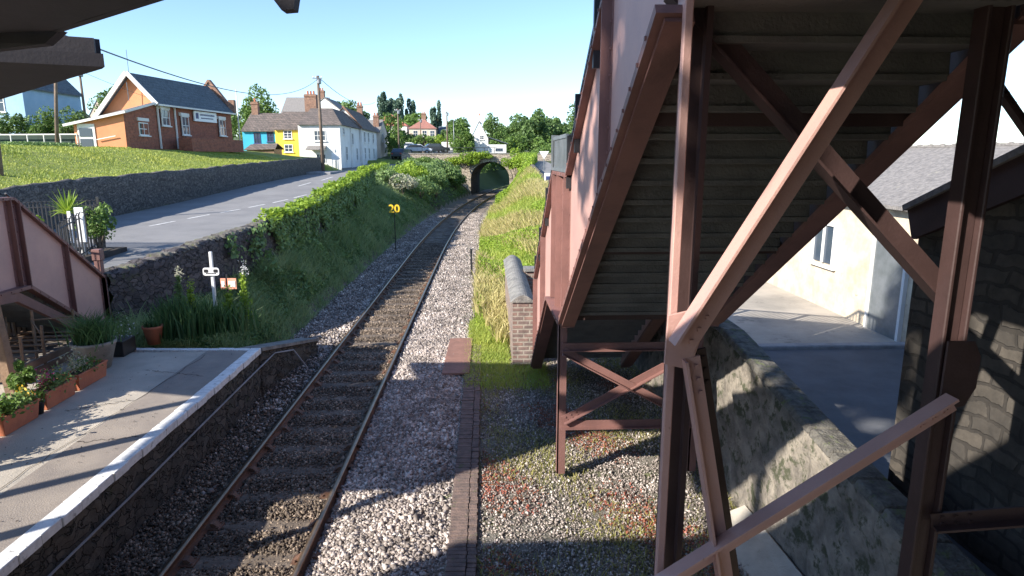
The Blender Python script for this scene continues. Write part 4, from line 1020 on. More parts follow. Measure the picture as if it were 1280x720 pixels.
for (y0, y1, z0, z1) in ((50.5, 51.7, 6.9, 8.1), (52.9, 54.1, 6.3, 7.75), (58.2, 59.5, 6.4, 7.8)):
    win(hall, 'x', hx(y0) + .14, y0, y1, z0, z1, 1)
    mb = MB(); mb.box(hx(y0) + .02, hx(y0) + .22, y0 - .1, y1 + .1, z1 + .002, z1 + .24); mb.build('lintel', M['white'], hall)
win(hall, 'x', -24.5, 47.6, 48.9, 6.1, 7.0, 1)
mb = MB(); mb.box(-24.6, -24.42, 47.5, 49.0, 7.1, 7.32); mb.build('lintel', M['white'], hall)
for yy in (50.15, 52.2): mb = MB(); mb.box(hx(yy) + .05, hx(yy) + .15, yy, yy + .1, 5.2, 8.3); mb.build('downpipe', M['white'], hall)
mb = MB(); mb.hexa([(hx(54.6) + .10, 54.6, 7.45), (hx(57.8) + .10, 57.8, 7.45), (hx(57.8) + .2, 57.8, 7.45), (hx(54.6) + .2, 54.6, 7.45), (hx(54.6) + .10, 54.6, 8.25), (hx(57.8) + .10, 57.8, 8.25), (hx(57.8) + .2, 57.8, 8.25), (hx(54.6) + .2, 54.6, 8.25)])
bd = mb.build('name_board', M['signwhite'], hall)
mb = MB()
def onb(y0, y1, z0, z1): mb.hexa([(hx(y0) + .205, y0, z0), (hx(y1) + .205, y1, z0), (hx(y1) + .215, y1, z0), (hx(y0) + .215, y0, z0), (hx(y0) + .205, y0, z1), (hx(y1) + .205, y1, z1), (hx(y1) + .215, y1, z1), (hx(y0) + .215, y0, z1)])
onb(54.78, 55.15, 7.65, 8.1)
for yy in np.arange(55.35, 57.4, .18): onb(yy, yy + .11, 7.92, 8.06)
for yy in np.arange(55.5, 57.2, .15): onb(yy, yy + .09, 7.68, 7.78)
mb.build('lettering', M['signblue'], bd)
mb = MB(); mb.tube([(-26.0, 49.6, 8.6), (-26.0, 49.55, 9.9)], .03, 5); mb.tube([(-26.0, 50, 10.6), (-26.0, 50, 12.2)], .02, 5); mb.build('aerial', M['greymetal'], hall)
# low bench / hedge boxes in front of the hall's side
mb = MB(); mb.hexa([(-22.3, 50.8, 5.0), (-21.1, 58, 5.0), (-22.2, 58.3, 5.0), (-23.4, 51, 5.0), (-22.3, 50.8, 6.0), (-21.1, 58, 6.0), (-22.2, 58.3, 6.0), (-23.4, 51, 6.0)])
tag(mb.build('ramp_wall', M['hallbrick'], base=(-22.3, 54.5, 5)), 'low brick ramp wall on the lawn along the shaded side of the hall', 'wall')

def block(name, label, x0, x1, y0, y1, z0, ze, zr, wm, rm, ridge='x', over=.25):
    t = empty(name, ((x0 + x1) / 2, (y0 + y1) / 2, z0), label, 'house')
    mb = MB(); mb.box(x0, x1, y0, y1, z0 - .5, ze)
    if ridge == 'x':
        ym = (y0 + y1) / 2
        for xa, xb in ((x0, x0 + .2), (x1 - .2, x1)): mb.prism([(y0, ze), (y1, ze), (ym, zr - .1)], 'x', xa, xb)
    elif ridge == 'y':
        xm = (x0 + x1) / 2
        for ya, yb in ((y0, y0 + .2), (y1 - .2, y1)): mb.prism([(x0, ze), (x1, ze), (xm, zr - .1)], 'y', ya, yb)
    mb.build('wall', M[wm], t)
    if ridge == 'x':
        s = (zr - ze) / ((y1 - y0) / 2) * over
        for e, f in ((y0 - over, ym), (y1 + over, ym)):
            mb = MB(); mb.slab([(x0 - .05, e, ze - s + .1), (x1 + .05, e, ze - s + .1), (x1 + .05, f, zr + .1), (x0 - .05, f, zr + .1)], .12); mb.build('roof', M[rm], t)
    elif ridge == 'y':
        s = (zr - ze) / ((x1 - x0) / 2) * over
        for e in (x0 - over, x1 + over):
            mb = MB(); mb.slab([(e, y0 - .05, ze - s + .1), (e, y1 + .05, ze - s + .1), (xm, y1 + .05, zr + .1), (xm, y0 - .05, zr + .1)], .12); mb.build('roof', M[rm], t)
    elif ridge == 'hip':
        xm0, xm1, ym = x0 + (y1 - y0) / 2, x1 - (y1 - y0) / 2, (y0 + y1) / 2
        if xm0 > xm1: xm0 = xm1 = (x0 + x1) / 2
        o = over; mb = MB(); mb.add([(x0 - o, y0 - o, ze), (x1 + o, y0 - o, ze), (x1 + o, y1 + o, ze), (x0 - o, y1 + o, ze), (xm0, ym, zr), (xm1, ym, zr)], [(0, 1, 5, 4), (1, 2, 5), (2, 3, 4, 5), (3, 0, 4), (0, 3, 2, 1)]); mb.build('roof', M[rm], t)
    return t
# terrace across the road end: blue, yellow and white cottages
c1 = block('blue_cottage', 'turquoise end cottage of the terrace behind the lawn, brown roof above', -26.2, -22.62, 72.0, 78.5, 4.9, 7.40, 9.3, 'blue', 'slatebrown')
win(c1, 'y', 72, -25.0, -24.3, 6.0, 7.15, -1, 'signblue', (1, 1)); win(c1, 'y', 72, -23.6, -22.9, 6.2, 7.25, -1, 'signblue', (1, 1)); chimney(c1, -25.7, 75.2, 8.9, 10.6, .7, .6, 1)
c2 = block('yellow_cottage', 'bright yellow cottage in the middle of the terrace behind the lawn', -22.6, -19.2, 71.6, 78.5, 4.7, 7.55, 9.45, 'yellow', 'slatebrown')
win(c2, 'y', 71.6, -21.7, -20.8, 6.5, 7.35, -1, 'white', (1, 2)); win(c2, 'y', 71.6, -21.7, -20.8, 5.1, 5.9, -1, 'white', (1, 1))
chimney(c2, -20.0, 77.2, 9.0, 11.6, 1.3, .9, 3)
c3 = empty('white_house', (-16.8, 75, 3.1), 'large white rendered corner house with a hipped brown tiled roof beside the road', 'house')
mb = MB(); mb.box(-19.18, -14.95, 68.2, 78.5, 2.9, 7.85); mb.build('wall', M['white'], c3)
mb = MB(); mb.box(-18.56, -14.80, 78.52, 89.8, 2.9, 8.0); mb.prism([(-18.56, 8.0), (-14.80, 8.0), (-16.7, 10.2)], 'y', 78.52, 78.8); mb.prism([(-18.56, 8.0), (-14.80, 8.0), (-16.7, 10.2)], 'y', 89.5, 89.8); mb.build('rear_wall', M['white'], c3)
mb = MB(); mb.add([(-19.2, 67.9, 7.8), (-14.65, 67.9, 7.8), (-14.65, 78.5, 7.8), (-19.2, 78.5, 7.8), (-18.9, 72.6, 9.75), (-16.6, 72.6, 9.75), (-16.6, 78.5, 9.75), (-18.9, 78.5, 9.75)],
                  [(0, 1, 5, 4), (1, 2, 6, 5), (4, 5, 6, 7), (3, 0, 4, 7), (2, 3, 7, 6), (0, 3, 2, 1)]); mb.build('roof', M['slatebrown'], c3)
mb = MB(); mb.slab([(-14.5, 78.3, 7.9), (-14.5, 90, 7.9), (-16.7, 90, 10.35), (-16.7, 78.3, 10.35)], .12); mb.slab([(-18.8, 78.3, 7.9), (-18.8, 90, 7.9), (-16.7, 90, 10.35), (-16.7, 78.3, 10.35)], .12); mb.build('rear_roof', M['slatebrown'], c3)
mb = MB(); mb.beam((-14.55, 78.2, 7.95), (-16.7, 78.2, 10.4), .12, .2); mb.build('bargeboard', M['chimbrick'], c3)
chimney(c3, -16.7, 88.9, 10.0, 11.3, .7, .6, 2)
win(c3, 'y', 68.2, -17.6, -16.4, 6.2, 7.25, -1, 'white', (2, 1)); win(c3, 'y', 68.2, -17.5, -16.5, 3.9, 4.9, -1, 'white', (2, 1))
win(c3, 'x', -14.95, 69.5, 70.3, 6.9, 7.6, 1); win(c3, 'x', -14.95, 74, 74.8, 5.9, 7.2, 1); win(c3, 'x', -14.95, 70.5, 71.4, 4.2, 5.7, 1); win(c3, 'x', -14.95, 76.2, 77.1, 4.2, 5.6, 1)
for y in (80.5, 83.2, 86.6): win(c3, 'x', -14.8, y, y + .9, 6.3, 7.6, 1); win(c3, 'x', -14.8, y, y + .9, 4.3, 5.7, 1)
mb = MB(); mb.tube([(-14.85, 73.2, 3.1), (-14.85, 73.2, 7.7)], .06, 6); mb.tube([(-14.7, 78.5, 3.2), (-14.7, 78.5, 7.9)], .06, 6); mb.build('downpipe', M['white'], c3)
mb = MB(); mb.slab([(-18.3, 67.3, 5.35), (-16.4, 67.3, 5.35), (-16.4, 68.25, 5.75), (-18.3, 68.25, 5.75)], .08); mb.build('porch_roof', M['slateold'], c3)
mb = MB(); mb.box(-14.93, -14.88, 68.3, 78.4, 3.0, 3.45); mb.build('plinth', M['slateold'], c3)
for x in (-15.3, -14.9, -16.2): pass
mb = MB(); mb.box(-15.7, -15.0, 67.2, 67.3, 4.3, 5.0); mb.box(-15.66, -15.60, 67.22, 67.28, 3.1, 4.3); mb.box(-15.1, -15.04, 67.22, 67.28, 3.1, 4.3)
tag(mb.build('notice_board', M['signwhite'], base=(-15.35, 67.25, 3.1)), 'white notice board on two posts at the white house corner', 'notice board')
# shed with small dark roofs in front of the blue cottage
mb = MB(); mb.box(-23.9, -21.2, 66.5, 69, 4.8, 5.35); o = mb.build('garden_shed', M['timber'], base=(-22.5, 68, 4.8)); tag(o, 'small garden shed with a sagging felt roof before the blue cottage', 'shed')
mb = MB(); mb.slab([(-24.1, 66.3, 5.3), (-21.0, 66.3, 5.4), (-21.2, 67.8, 5.95), (-23.9, 67.8, 5.85)], .06); mb.slab([(-24.1, 69.2, 5.3), (-21.0, 69.2, 5.4), (-21.2, 67.8, 5.95), (-23.9, 67.8, 5.85)], .06); mb.build('roof', M['slatebrown'], o)
c4 = block('white_gable_house', 'white gabled house with a low white wing standing over the railway arch', -2.5, .4, 110, 118, 4.6, 7.6, 10.4, 'white', 'slate', 'y')
mb = MB(); mb.box(.42, 3.4, 109, 114, 4.4, 6.6); mb.build('wing', M['white'], c4); mb = MB(); mb.slab([(.3, 108.8, 7.9), (3.7, 108.8, 6.8), (3.7, 114.2, 6.8), (.3, 114.2, 7.9)], .12); mb.build('wing_roof', M['slate'], c4)
win(c4, 'y', 109, 1.6, 2.8, 5.5, 6.0, -1, 'greymetal', (2, 0), False); chimney(c4, -1.0, 112, 10, 11.4, .7, .6, 1, 'white'); win(c4, 'y', 110, -1.0, -.3, 7.4, 8.1, -1)
c5 = block('pale_blue_house', 'pale blue house with white-framed window beyond the lawn railings', -40.5, -36.8, 54.5, 62, 5.2, 10.2, 12.2, 'paleblue', 'slate', 'y')
win(c5, 'y', 54.5, -39.6, -38.3, 8.1, 9.6, -1, 'white', (1, 1)); win(c5, 'y', 54.5, -39.6, -38.3, 5.8, 7.1, -1)
c6 = block('dark_roofed_house', 'distant house with long dark slate roof between hedge and blue house', -51.5, -47, 74, 81, 6.3, 9.0, 10.6, 'cream', 'slate'); win(c6, 'y', 74, -49.2, -48.3, 7.8, 8.8, -1); chimney(c6, -50.6, 77, 10.2, 11.3, .5, .5, 1)
c7 = block('small_gable_house', 'small house with a steep dark front gable above the far hedge', -50.3, -47.3, 86, 92, 7, 9.6, 12.0, 'cream', 'slate', 'y'); win(c7, 'y', 86, -49.2, -48.4, 8.6, 9.5, -1)
c8 = block('red_roofed_house', 'white house with a long red tiled hipped roof among the far trees', -25.8, -17.6, 148, 156, 8.0, 11.4, 14.2, 'white', 'redtile', 'hip')
for x in (-24.6, -22.6, -20.6, -19): win(c8, 'y', 148, x, x + 1, 9.2, 10.4, -1)
c9 = block('brown_roofed_house', 'pinkish house with brown hipped roof, right of the long red roof', -16.9, -11.0, 146, 153, 7.5, 10.7, 13.0, 'cream', 'browntile', 'hip'); chimney(c9, -13.9, 149.5, 12.6, 14.2, 1, .7, 2)
for x in (-16, -14, -12.3): win(c9, 'y', 146, x, x + 1, 9.0, 10.3, -1)
c10 = block('stepped_house', 'grey roofed house stepping down beside the brown hipped roof', -10.8, -4.5, 150, 156, 7.0, 9.6, 11.4, 'white', 'slate')
for x in (-9.8, -7.8, -6): win(c10, 'y', 150, x, x + .9, 8.2, 9.2, -1)
c11 = block('brick_end_house', 'brick and grey house just beyond the big white house', -19.5, -15.5, 97, 104, 4.5, 8.2, 10.0, 'cream', 'slateold'); chimney(c11, -16.2, 98.6, 8.8, 10.6, .8, .7, 2); win(c11, 'x', -15.5, 99, 100, 6.8, 8, 1); win(c11, 'y', 97, -17.4, -16.4, 6.8, 8, -1)
c12 = block('upper_white_house', 'white rendered house showing above the yellow cottage roof', -23.5, -18.6, 88, 95, 5, 10.2, 12.2, 'white', 'slateold', 'y'); win(c12, 'y', 88, -21.8, -20.8, 8.6, 9.7, -1)
c13 = block('upper_grey_house', 'grey roofed house half hidden by trees above the blue cottage', -33, -26, 108, 116, 6, 11.2, 14.2, 'cream', 'slateold'); chimney(c13, -27.2, 112, 13.4, 15.4, .9, .8, 2); win(c13, 'y', 108, -29.8, -28.7, 9.4, 10.6, -1)

# ------------------------------------------------------------------ poles and wires
def pole(name, label, x, y, z0, h, r=.14, arm=True, material='polewood', lean=(0, 0), cat='pole', group=None):
    t = empty(name, (x, y, z0), label, cat, group)
    mb = MB(); mb.tube([(x, y, z0 - .4), (x + lean[0] * .5, y + lean[1] * .5, z0 + h * .5), (x + lean[0], y + lean[1], z0 + h)], [r, r * .88, r * .72], 9); mb.build('shaft', M[material], t, smooth=True)
    if arm:
        mb = MB(); xx, yy, zt = x + lean[0], y + lean[1], z0 + h
        mb.lathe([(.16, -.75), (.20, -.7), (.20, -.35), (.16, -.3)], (xx + .12, yy - .1, zt), 8); mb.box(xx - .45, xx + .45, yy - .22, yy - .14, zt - .3, zt - .2); mb.build('fitting', M['greymetal'], t)
        mb = MB()
        for d in (-.38, -.15, .38): mb.lathe([(.03, 0), (.045, .05), (.03, .1), (.045, .12), (.001, .16)], (xx + d, yy - .18, zt - .2), 8)
        mb.build('insulator', M['signwhite'], t)
    return t
pole('telegraph_pole', 'tall telegraph pole with wires standing by the white corner house', -15.58, 63.0, 3.1, 8.9, .17)
pole('telegraph_pole', 'bare brown pole standing on the lawn in front of the railings', -26.8, 42, 4.9, 5.6, .115, False, lean=(.7, 0))
pole('telegraph_pole', 'thin dark pole rising behind the hall porch against the sky', -35.4, 60, 6.0, 6.2, .12)
pole('telegraph_pole', 'brown post on the near lawn at the picture edge, beside the stair tower', -18.9, 26, 3.2, 3.6, .13, False, lean=(.2, 0))
pole('telegraph_pole', 'pole by parked cars at the top of the road past the white house', -12.5, 95, 4.3, 7.0, .14)
pole('telegraph_pole', 'dark pole just behind the pale van near the bridge', -7.0, 120, 5.2, 7.4, .16)
pole('telegraph_pole', 'slim pale pole beside the dark pole near the van', -5.8, 120, 5.2, 6.0, .10, False, 'greymetal')
pole('lamp_pole', 'thin pale pole between the hall and the blue cottage', -23.2, 63, 4.9, 5.8, .07, False, 'white')
pole('telegraph_pole', 'short far pole before the brown hipped roof', -12.6, 128, 5.4, 6.4, .11, True)
def wire(name, label, a, b, sag, r=.014, n=24):
    a = Vector(a); b = Vector(b); p = []
    for i in range(n + 1):
        q = i / n; v = a.lerp(b, q); v.z -= sag * 4 * q * (1 - q); p.append(v)
    mb = MB(); mb.tube(p, r, 4); return tag(mb.build(name, M['black'], base=tuple(a)), label, 'wire')
wire('overhead_wire', 'black overhead wire sagging from the canopy corner to the pole by the white house', (-9.0, 14.8, 7.15), (-15.45, 62.8, 11.75), 1.35, .02, 40)
wire('overhead_wire', 'wire running on from the white house pole towards the far houses', (-15.5, 63, 11.85), (-19.5, 118, 14.0), 1.2, .03)
wire('overhead_wire', 'thin wire slanting down from the lawn pole across the orange gable', (-26.1, 42, 10.4), (-24.9, 50, 8.9), .1, .012)

# ------------------------------------------------------------------ lawn railings
rs = empty('lawn_railing', (-31, 47, 5), 'white tubular railing along the back of the lawn beside the hall porch', 'railing')
A = Vector((-37, 46.5, 5.1)); B = Vector((-27.8, 45.9, 5.15)); mb = MB(); mb.tube([A + Vector((0, 0, .95)), B + Vector((0, 0, .95))], .045, 6); mb.tube([A + Vector((0, 0, .10)), B + Vector((0, 0, .10))], .035, 6); mb.build('rail', M['white'], rs)
for i in range(9):
    p = A.lerp(B, i / 8); mb = MB(); mb.tube([p, p + Vector((0, 0, .95))], .04, 6); mb.build('railing_post', M['white'], rs)
mb = MB(); mb.beam(A + Vector((0, .4, .5)), B + Vector((0, .4, .5)), .03, .85); tag(mb.build('green_mesh_fence', mat('dark_green_mesh', (.02, .045, .035), (.015, .03, .025), 3, .8), base=tuple(A)), 'dark green mesh fence directly behind the white lawn railings', 'fence')

# black iron railings beside the road with garden
ir = empty('iron_railings', (-12, 20, 2), 'black iron railings with curled tops round the small roadside garden', 'railings')
def ironrow(a, b, n, h):
    a = Vector(a); b = Vector(b); mb = MB()
    for i in range(n + 1):
        p = a.lerp(b, i / n); mb.box(p.x - .016, p.x + .016, p.y - .016, p.y + .016, p.z, p.z + h)
        mb.tube([p + Vector((0, 0, h)), p + Vector((.05, 0, h + .08)), p + Vector((.13, 0, h + .06))], .014, 5)
    mb.tube([a + Vector((0, 0, .15)), b + Vector((0, 0, .15))], .02, 5); mb.tube([a + Vector((0, 0, h - .1)), b + Vector((0, 0, h - .1))], .02, 5)
    mb.build('railing_panel', M['black'], ir)
ironrow((-11.75, 20, 2.0), (-14.6, 20.3, 1.9), 22, 1.25); ironrow((-11.7, 20, 2.0), (-10.6, 16.3, 1.75), 14, 1.2)
mb = MB(); mb.box(-11.78, -11.70, 19.95, 20.03, 1.8, 3.42); mb.build('railing_post', M['black'], ir)
mb = MB(); mb.box(-14.8, -11.0, 16.7, 19.9, 1.5, 1.90); gb = mb.build('garden_bed', M['earth'], base=(-12.7, 18, 1.5)); tag(gb, 'raised earth bed of the small roadside garden inside the iron railings', 'garden bed')
def sphere_stones():
    P = np.stack([rng.uniform(-12.6, -11.2, 130), rng.uniform(16.8, 18.6, 130), np.full(130, 1.93)], 1); stones('white_pebbles', P, .07, M['fl_white'], 'white pebbles and small white flowers in the roadside garden', None)
sphere_stones()
def sign_on_post(name, label, x, y, z0, h, w, hh, m='signwhite'):
    t = empty(name, (x, y, z0), label, 'sign')
    mb = MB(); mb.tube([(x, y, z0), (x, y, z0 + h)], .03, 7); mb.build('post', M['greymetal'], t)
    mb = MB(); mb.box(x - w / 2, x + w / 2, y - .05, y - .035, z0 + h - hh, z0 + h); mb.build('panel', M[m], t, bevel=.004); return t
sign_on_post('sign', 'narrow white sign panel on a post in the railed garden', -11.1, 18.0, 1.95, 1.30, .24, .95)
sign_on_post('sign', 'slim white marker post beside the narrow white sign in the railed garden', -11.75, 18.6, 1.95, 1.15, .10, .9)

# yucca, shrubs and garden plants
def spiky(name, label, x, y, z, n, L, w, m='lf_lime', cat='plant', stem=.0, droop=.5):
    t = empty(name, (x, y, z), label, cat)
    c = Vector((x, y, z + stem)); parts = []
    V = []; F = []; r = []
    for i in range(n):
        a = random.uniform(0, 2 * math.pi); e = random.uniform(.15, 1.4); l = L * random.uniform(.6, 1.1)
        d = Vector((math.cos(a) * math.cos(e), math.sin(a) * math.cos(e), math.sin(e))); s = Vector((-math.sin(a), math.cos(a), 0)) * w / 2
        m1 = c + d * l * .55; t1 = c + d * l - Vector((0, 0, droop * l * (1 - math.sin(e)) * .6))
        k = len(V); V += [c - s * .5, c + s * .5, m1 + s, m1 - s, t1 + s * .1, t1 - s * .1]; F += [(k, k + 1, k + 2, k + 3), (k + 3, k + 2, k + 4, k + 5)]; r += [random.random()] * 6
    link('leaves', npmesh('leaves', np.array([tuple(v) for v in V]), np.array(F), np.array(r)), M[m], t)
    if stem: mb = MB(); mb.tube([(x, y, z), (x, y, z + stem)], [.07, .05], 7); mb.build('stem', M['bark'], t)
    return t
spiky('yucca', 'spiky bright green palm-like plant above the iron railings', -12.25, 19.3, 2.0, 90, .75, .05, 'lf_lime', 'yucca', .95)
def bush(name, label, c, rad, n, size, m, clumps=14, cat='shrub', stem=True, group=None, clump_r=.42, lo=-.3):
    t = empty(name, (c[0], c[1], c[2] - rad[2]), label, cat, group)
    P, u = crown_points(c, rad, n, clumps, clump_r, lo=lo)
    foliage('foliage', [leafquads(P, size, u)], M[m], t)
    if stem:
        mb = MB()
        for i in range(4):
            a = i * 1.7; mb.tube([(c[0], c[1], c[2] - rad[2] - .1), (c[0] + math.cos(a) * rad[0] * .4, c[1] + math.sin(a) * rad[1] * .4, c[2] + rad[2] * .3)], [.05, .015], 5)
        mb.build('stem', M['bark'], t)
    return t
bush('garden_shrub', 'dark rounded shrub at the corner of the railed garden by the road', (-11.2, 18.9, 2.55), (.55, .5, .65), 1500, .05, 'lf_mid')
bush('garden_shrub', 'small lime leaved shrub beside the garden steps inside the railings', (-12.4, 18.0, 2.75), (.25, .25, .3), 350, .06, 'lf_lime')
bush('garden_shrub', 'dull green shrub inside the railings nearest the stair tower', (-13.4, 18.6, 2.6), (.6, .6, .7), 900, .06, 'lf_mid')

# ------------------------------------------------------------------ platform furniture and planting
def blob_plant(par, c, n, r, h, leaf, m, name='foliage', size=.035):
    P = np.array(c) + rng.normal(size=(n, 3)) * np.array([r * .45, r * .45, h * .3]) + np.array([0, 0, h * .5])
    foliage(name, [leafquads(P, size)], M[m], par)
def trough(label, x, y0, y1, plants):
    t = empty('flower_trough', (x, (y0 + y1) / 2, .9), label, 'planter')
    mb = MB(); w = .13; z0, z1 = .9, 1.14
    mb.hexa([(x - w * .8, y0 + .03, z0), (x + w * .8, y0 + .03, z0), (x + w * .8, y1 - .03, z0), (x - w * .8, y1 - .03, z0), (x - w, y0, z1), (x + w, y0, z1), (x + w, y1, z1), (x - w, y1, z1)])
    for q in ((x - w - .015, x - w + .02, y0 - .01, y1 + .01), (x + w - .02, x + w + .015, y0 - .01, y1 + .01), (x - w, x + w, y0 - .015, y0 + .02), (x - w, x + w, y1 - .02, y1 + .015)): mb.box(*q, z1 + .001, z1 + .035)
    mb.build('box', M['terracotta'], t, bevel=.006)
    mb = MB(); mb.box(x - w + .02, x + w - .02, y0 + .02, y1 - .02, z1 - .02, z1 + .008); mb.build('soil', M['earth'], t)
    for (m, n, h, yy, r, s) in plants:
        blob_plant(t, (x, yy, z1), n, r, h, 0, m, 'flowers' if m.startswith('fl') else 'foliage', s)
    return t
trough('terracotta trough with yellow flowers, second from the picture edge', -6.62, 8.30, 9.02, [('lf_mid', 500, .25, 8.5, .25, .035), ('lf_bank', 300, .18, 8.85, .2, .03), ('fl_yellow', 60, .24, 8.95, .10, .03), ('fl_red', 30, .16, 8.35, .08, .03)])
trough('terracotta trough holding pink flowers beside the bushy plant', -6.66, 9.22, 9.93, [('lf_bank', 500, .22, 9.6, .25, .03), ('fl_pink', 110, .36, 9.40, .16, .022), ('fl_yellow', 40, .24, 9.7, .16, .022), ('fl_red', 25, .1, 9.9, .06, .03)])
trough('terracotta trough with thin grey-green plants next to the big pale pot', -6.68, 10.03, 10.82, [('lf_pale', 200, .35, 10.2, .2, .025), ('lf_mid', 250, .18, 10.4, .25, .03), ('fl_white', 12, .45, 10.2, .1, .02)])
trough('terracotta trough at the picture edge with leafy green plants', -6.58, 7.25, 8.14, [('lf_mid', 600, .30, 7.8, .3, .04), ('lf_bank', 300, .22, 7.5, .3, .04), ('fl_red', 14, .2, 7.9, .1, .03)])
bush('bushy_plant', 'leafy bushy green plant growing up between two terracotta troughs', (-6.86, 9.22, 1.40), (.18, .2, .30), 800, .035, 'lf_mid', 10, 'plant')
def potted(name, label, x, y, z, r, h, m, leaf, n, L, w, cat='plant pot'):
    t = empty(name, (x, y, z), label, cat)
    mb = MB(); mb.lathe([(.01, 0), (r * .62, 0), (r * .95, h * .86), (r, h * .88), (r * 1.03, h), (r * .93, h), (r * .9, h * .9), (.01, h * .9)], (x, y, z), 24); mb.build('pot', M[m], t, smooth=True)
    C = np.array([x, y, z + h * .9]) + np.concatenate([rng.normal(size=(n, 2)) * r * .38, np.zeros((n, 1))], 1)
    foliage('leaves', [blades(C, L, w, .75)], M[leaf], t); return t
potted('flower_pot', 'large pale tub overflowing with long grassy leaves at the stair foot', -7.0, 11.25, .9, .36, .50, 'palepot', 'lf_iris', 420, .5, .022)
potted('flower_pot', 'tapered terracotta pot with low green plants against the dark wall', -6.72, 12.72, .9, .19, .38, 'terracotta', 'lf_iris', 140, .16, .02)
potted('flower_pot', 'small black pot tucked between the terracotta troughs', -6.60, 9.12, .9, .10, .20, 'plasticblack', 'lf_mid', 60, .22, .02)
t = empty('dark_planter', (-7.05, 12.1, .9), 'dark low box planter between the pale tub and terracotta pot', 'planter')
mb = MB(); mb.box(-7.35, -6.85, 11.85, 12.3, .9, 1.2); mb.build('box', M['plasticblack'], t, bevel=.01); blob_plant(t, (-7.1, 12.1, 1.2), 260, .3, .3, 0, 'lf_bank', 'foliage', .03); blob_plant(t, (-7.0, 12.2, 1.2), 40, .3, .4, 0, 'fl_white', 'flowers', .025)
# timber post and rustic planter below the stair
mb = MB(); mb.beam((-7.36, 9.72, .9), (-7.36, 9.55, 2.7), .15, .15, (0, 1, 0)); tag(mb.build('timber_post', M['timber'], bevel=.01, base=(-7.36, 9.7, .9)), 'square brown timber post standing behind the terracotta troughs', 'post')
rp = empty('rustic_planter', (-8.3, 11.4, .9), 'rustic wooden slatted planter with poles beneath the stair', 'planter')
mb = MB()
for z in (.95, 1.10): mb.box(-7.7, -7.66, 10.4, 12.6, z, z + .12); mb.box(-9.1, -9.06, 10.4, 12.6, z, z + .12); mb.box(-9.1, -7.66, 10.36, 10.4, z, z + .12)
mb.build('slat_side', M['timber'], rp, bevel=.006)
for i in range(7): mb = MB(); y = 10.55 + i * .3; mb.beam((-9.05, y, 1.24 + random.uniform(0, .05)), (-7.7, y + random.uniform(-.12, .12), 1.24 + random.uniform(0, .05)), .09, .025); mb.build('slat', M['timber'], rp, bevel=.004)
for (x, y, h) in ((-7.72, 11.0, 1.75), (-7.8, 12.0, 1.8), (-8.2, 11.5, 1.9), (-7.7, 10.45, 1.7)): mb = MB(); mb.tube([(x, y, .9), (x + .03, y, h)], .025, 6); mb.build('stake', M['timber'], rp)
mb = MB(); mb.tube([(-7.72, 11.0, 1.6), (-8.2, 11.5, 1.72), (-7.8, 12, 1.66)], .015, 5); mb.build('rope', M['timber'], rp)
pf = empty('paling_fence', (-10, 12, .9), 'pale upright paling fence glimpsed under the stair', 'fence')
mb = MB()
for i in range(24): y = 10.6 + i * .14; mb.box(-9.66, -9.63, y, y + .06, .95, 2.0)
mb.build('palings', M['cream'], pf); mb = MB(); mb.box(-9.69, -9.665, 10.5, 14, 1.1, 1.16); mb.box(-9.69, -9.665, 10.5, 14, 1.75, 1.81); mb.build('fence_rail', M['timber'], pf)
# running-in style plate on white post, and two orange notices
t = empty('station_sign', (-5.88, 13.75, 1.0), 'small white station plate with black corners on a white post among irises', 'sign')
mb = MB(); mb.box(-5.91, -5.85, 13.72, 13.78, .95, 2.62); mb.build('post', M['signwhite'], t, bevel=.006)
def rrect(w, h, r, n=5):
    p = []
    for cx_, cz_, a0 in ((w / 2 - r, h / 2 - r, 0), (-w / 2 + r, h / 2 - r, 90), (-w / 2 + r, -h / 2 + r, 180), (w / 2 - r, -h / 2 + r, 270)):
        for k in range(n + 1): a = R(a0 + 90 * k / n); p.append((cx_ + r * math.cos(a), cz_ + r * math.sin(a)))
    return p
mb = MB(); mb.prism([(-5.88 + a, 2.20 + b) for a, b in rrect(.34, .17, .05)], 'y', 13.685, 13.70); pl = mb.build('plate', M['signwhite'], t)
mb = MB(); mb.prism([(-5.98 + a, 2.215 + b) for a, b in rrect(.09, .07, .02)], 'y', 13.68, 13.684); mb.prism([(-5.78 + a, 2.215 + b) for a, b in rrect(.09, .07, .02)], 'y', 13.68, 13.684)
for i in range(7): mb.box(-5.985 + i * .031, -5.965 + i * .031, 13.68, 13.684, 2.15, 2.172)
mb.build('lettering', M['black'], pl)
t = empty('notice_stand', (-5.62, 14.1, 1.0), 'pair of orange and white notices on a dark stake behind the station plate', 'notice')
mb = MB(); mb.box(-5.75, -5.72, 14.1, 14.13, .95, 2.06); mb.build('stake', M['black'], t)
for x0, x1 in ((-5.86, -5.75), (-5.71, -5.52)): mb = MB(); mb.box(x0, x1, 14.07, 14.09, 1.74, 1.98); nb = mb.build('notice', M['signorange'], t); mb = MB(); mb.box(x0 + .02, x1 - .02, 14.062, 14.068, 1.79, 1.92); mb.build('paper', M['signwhite'], nb)
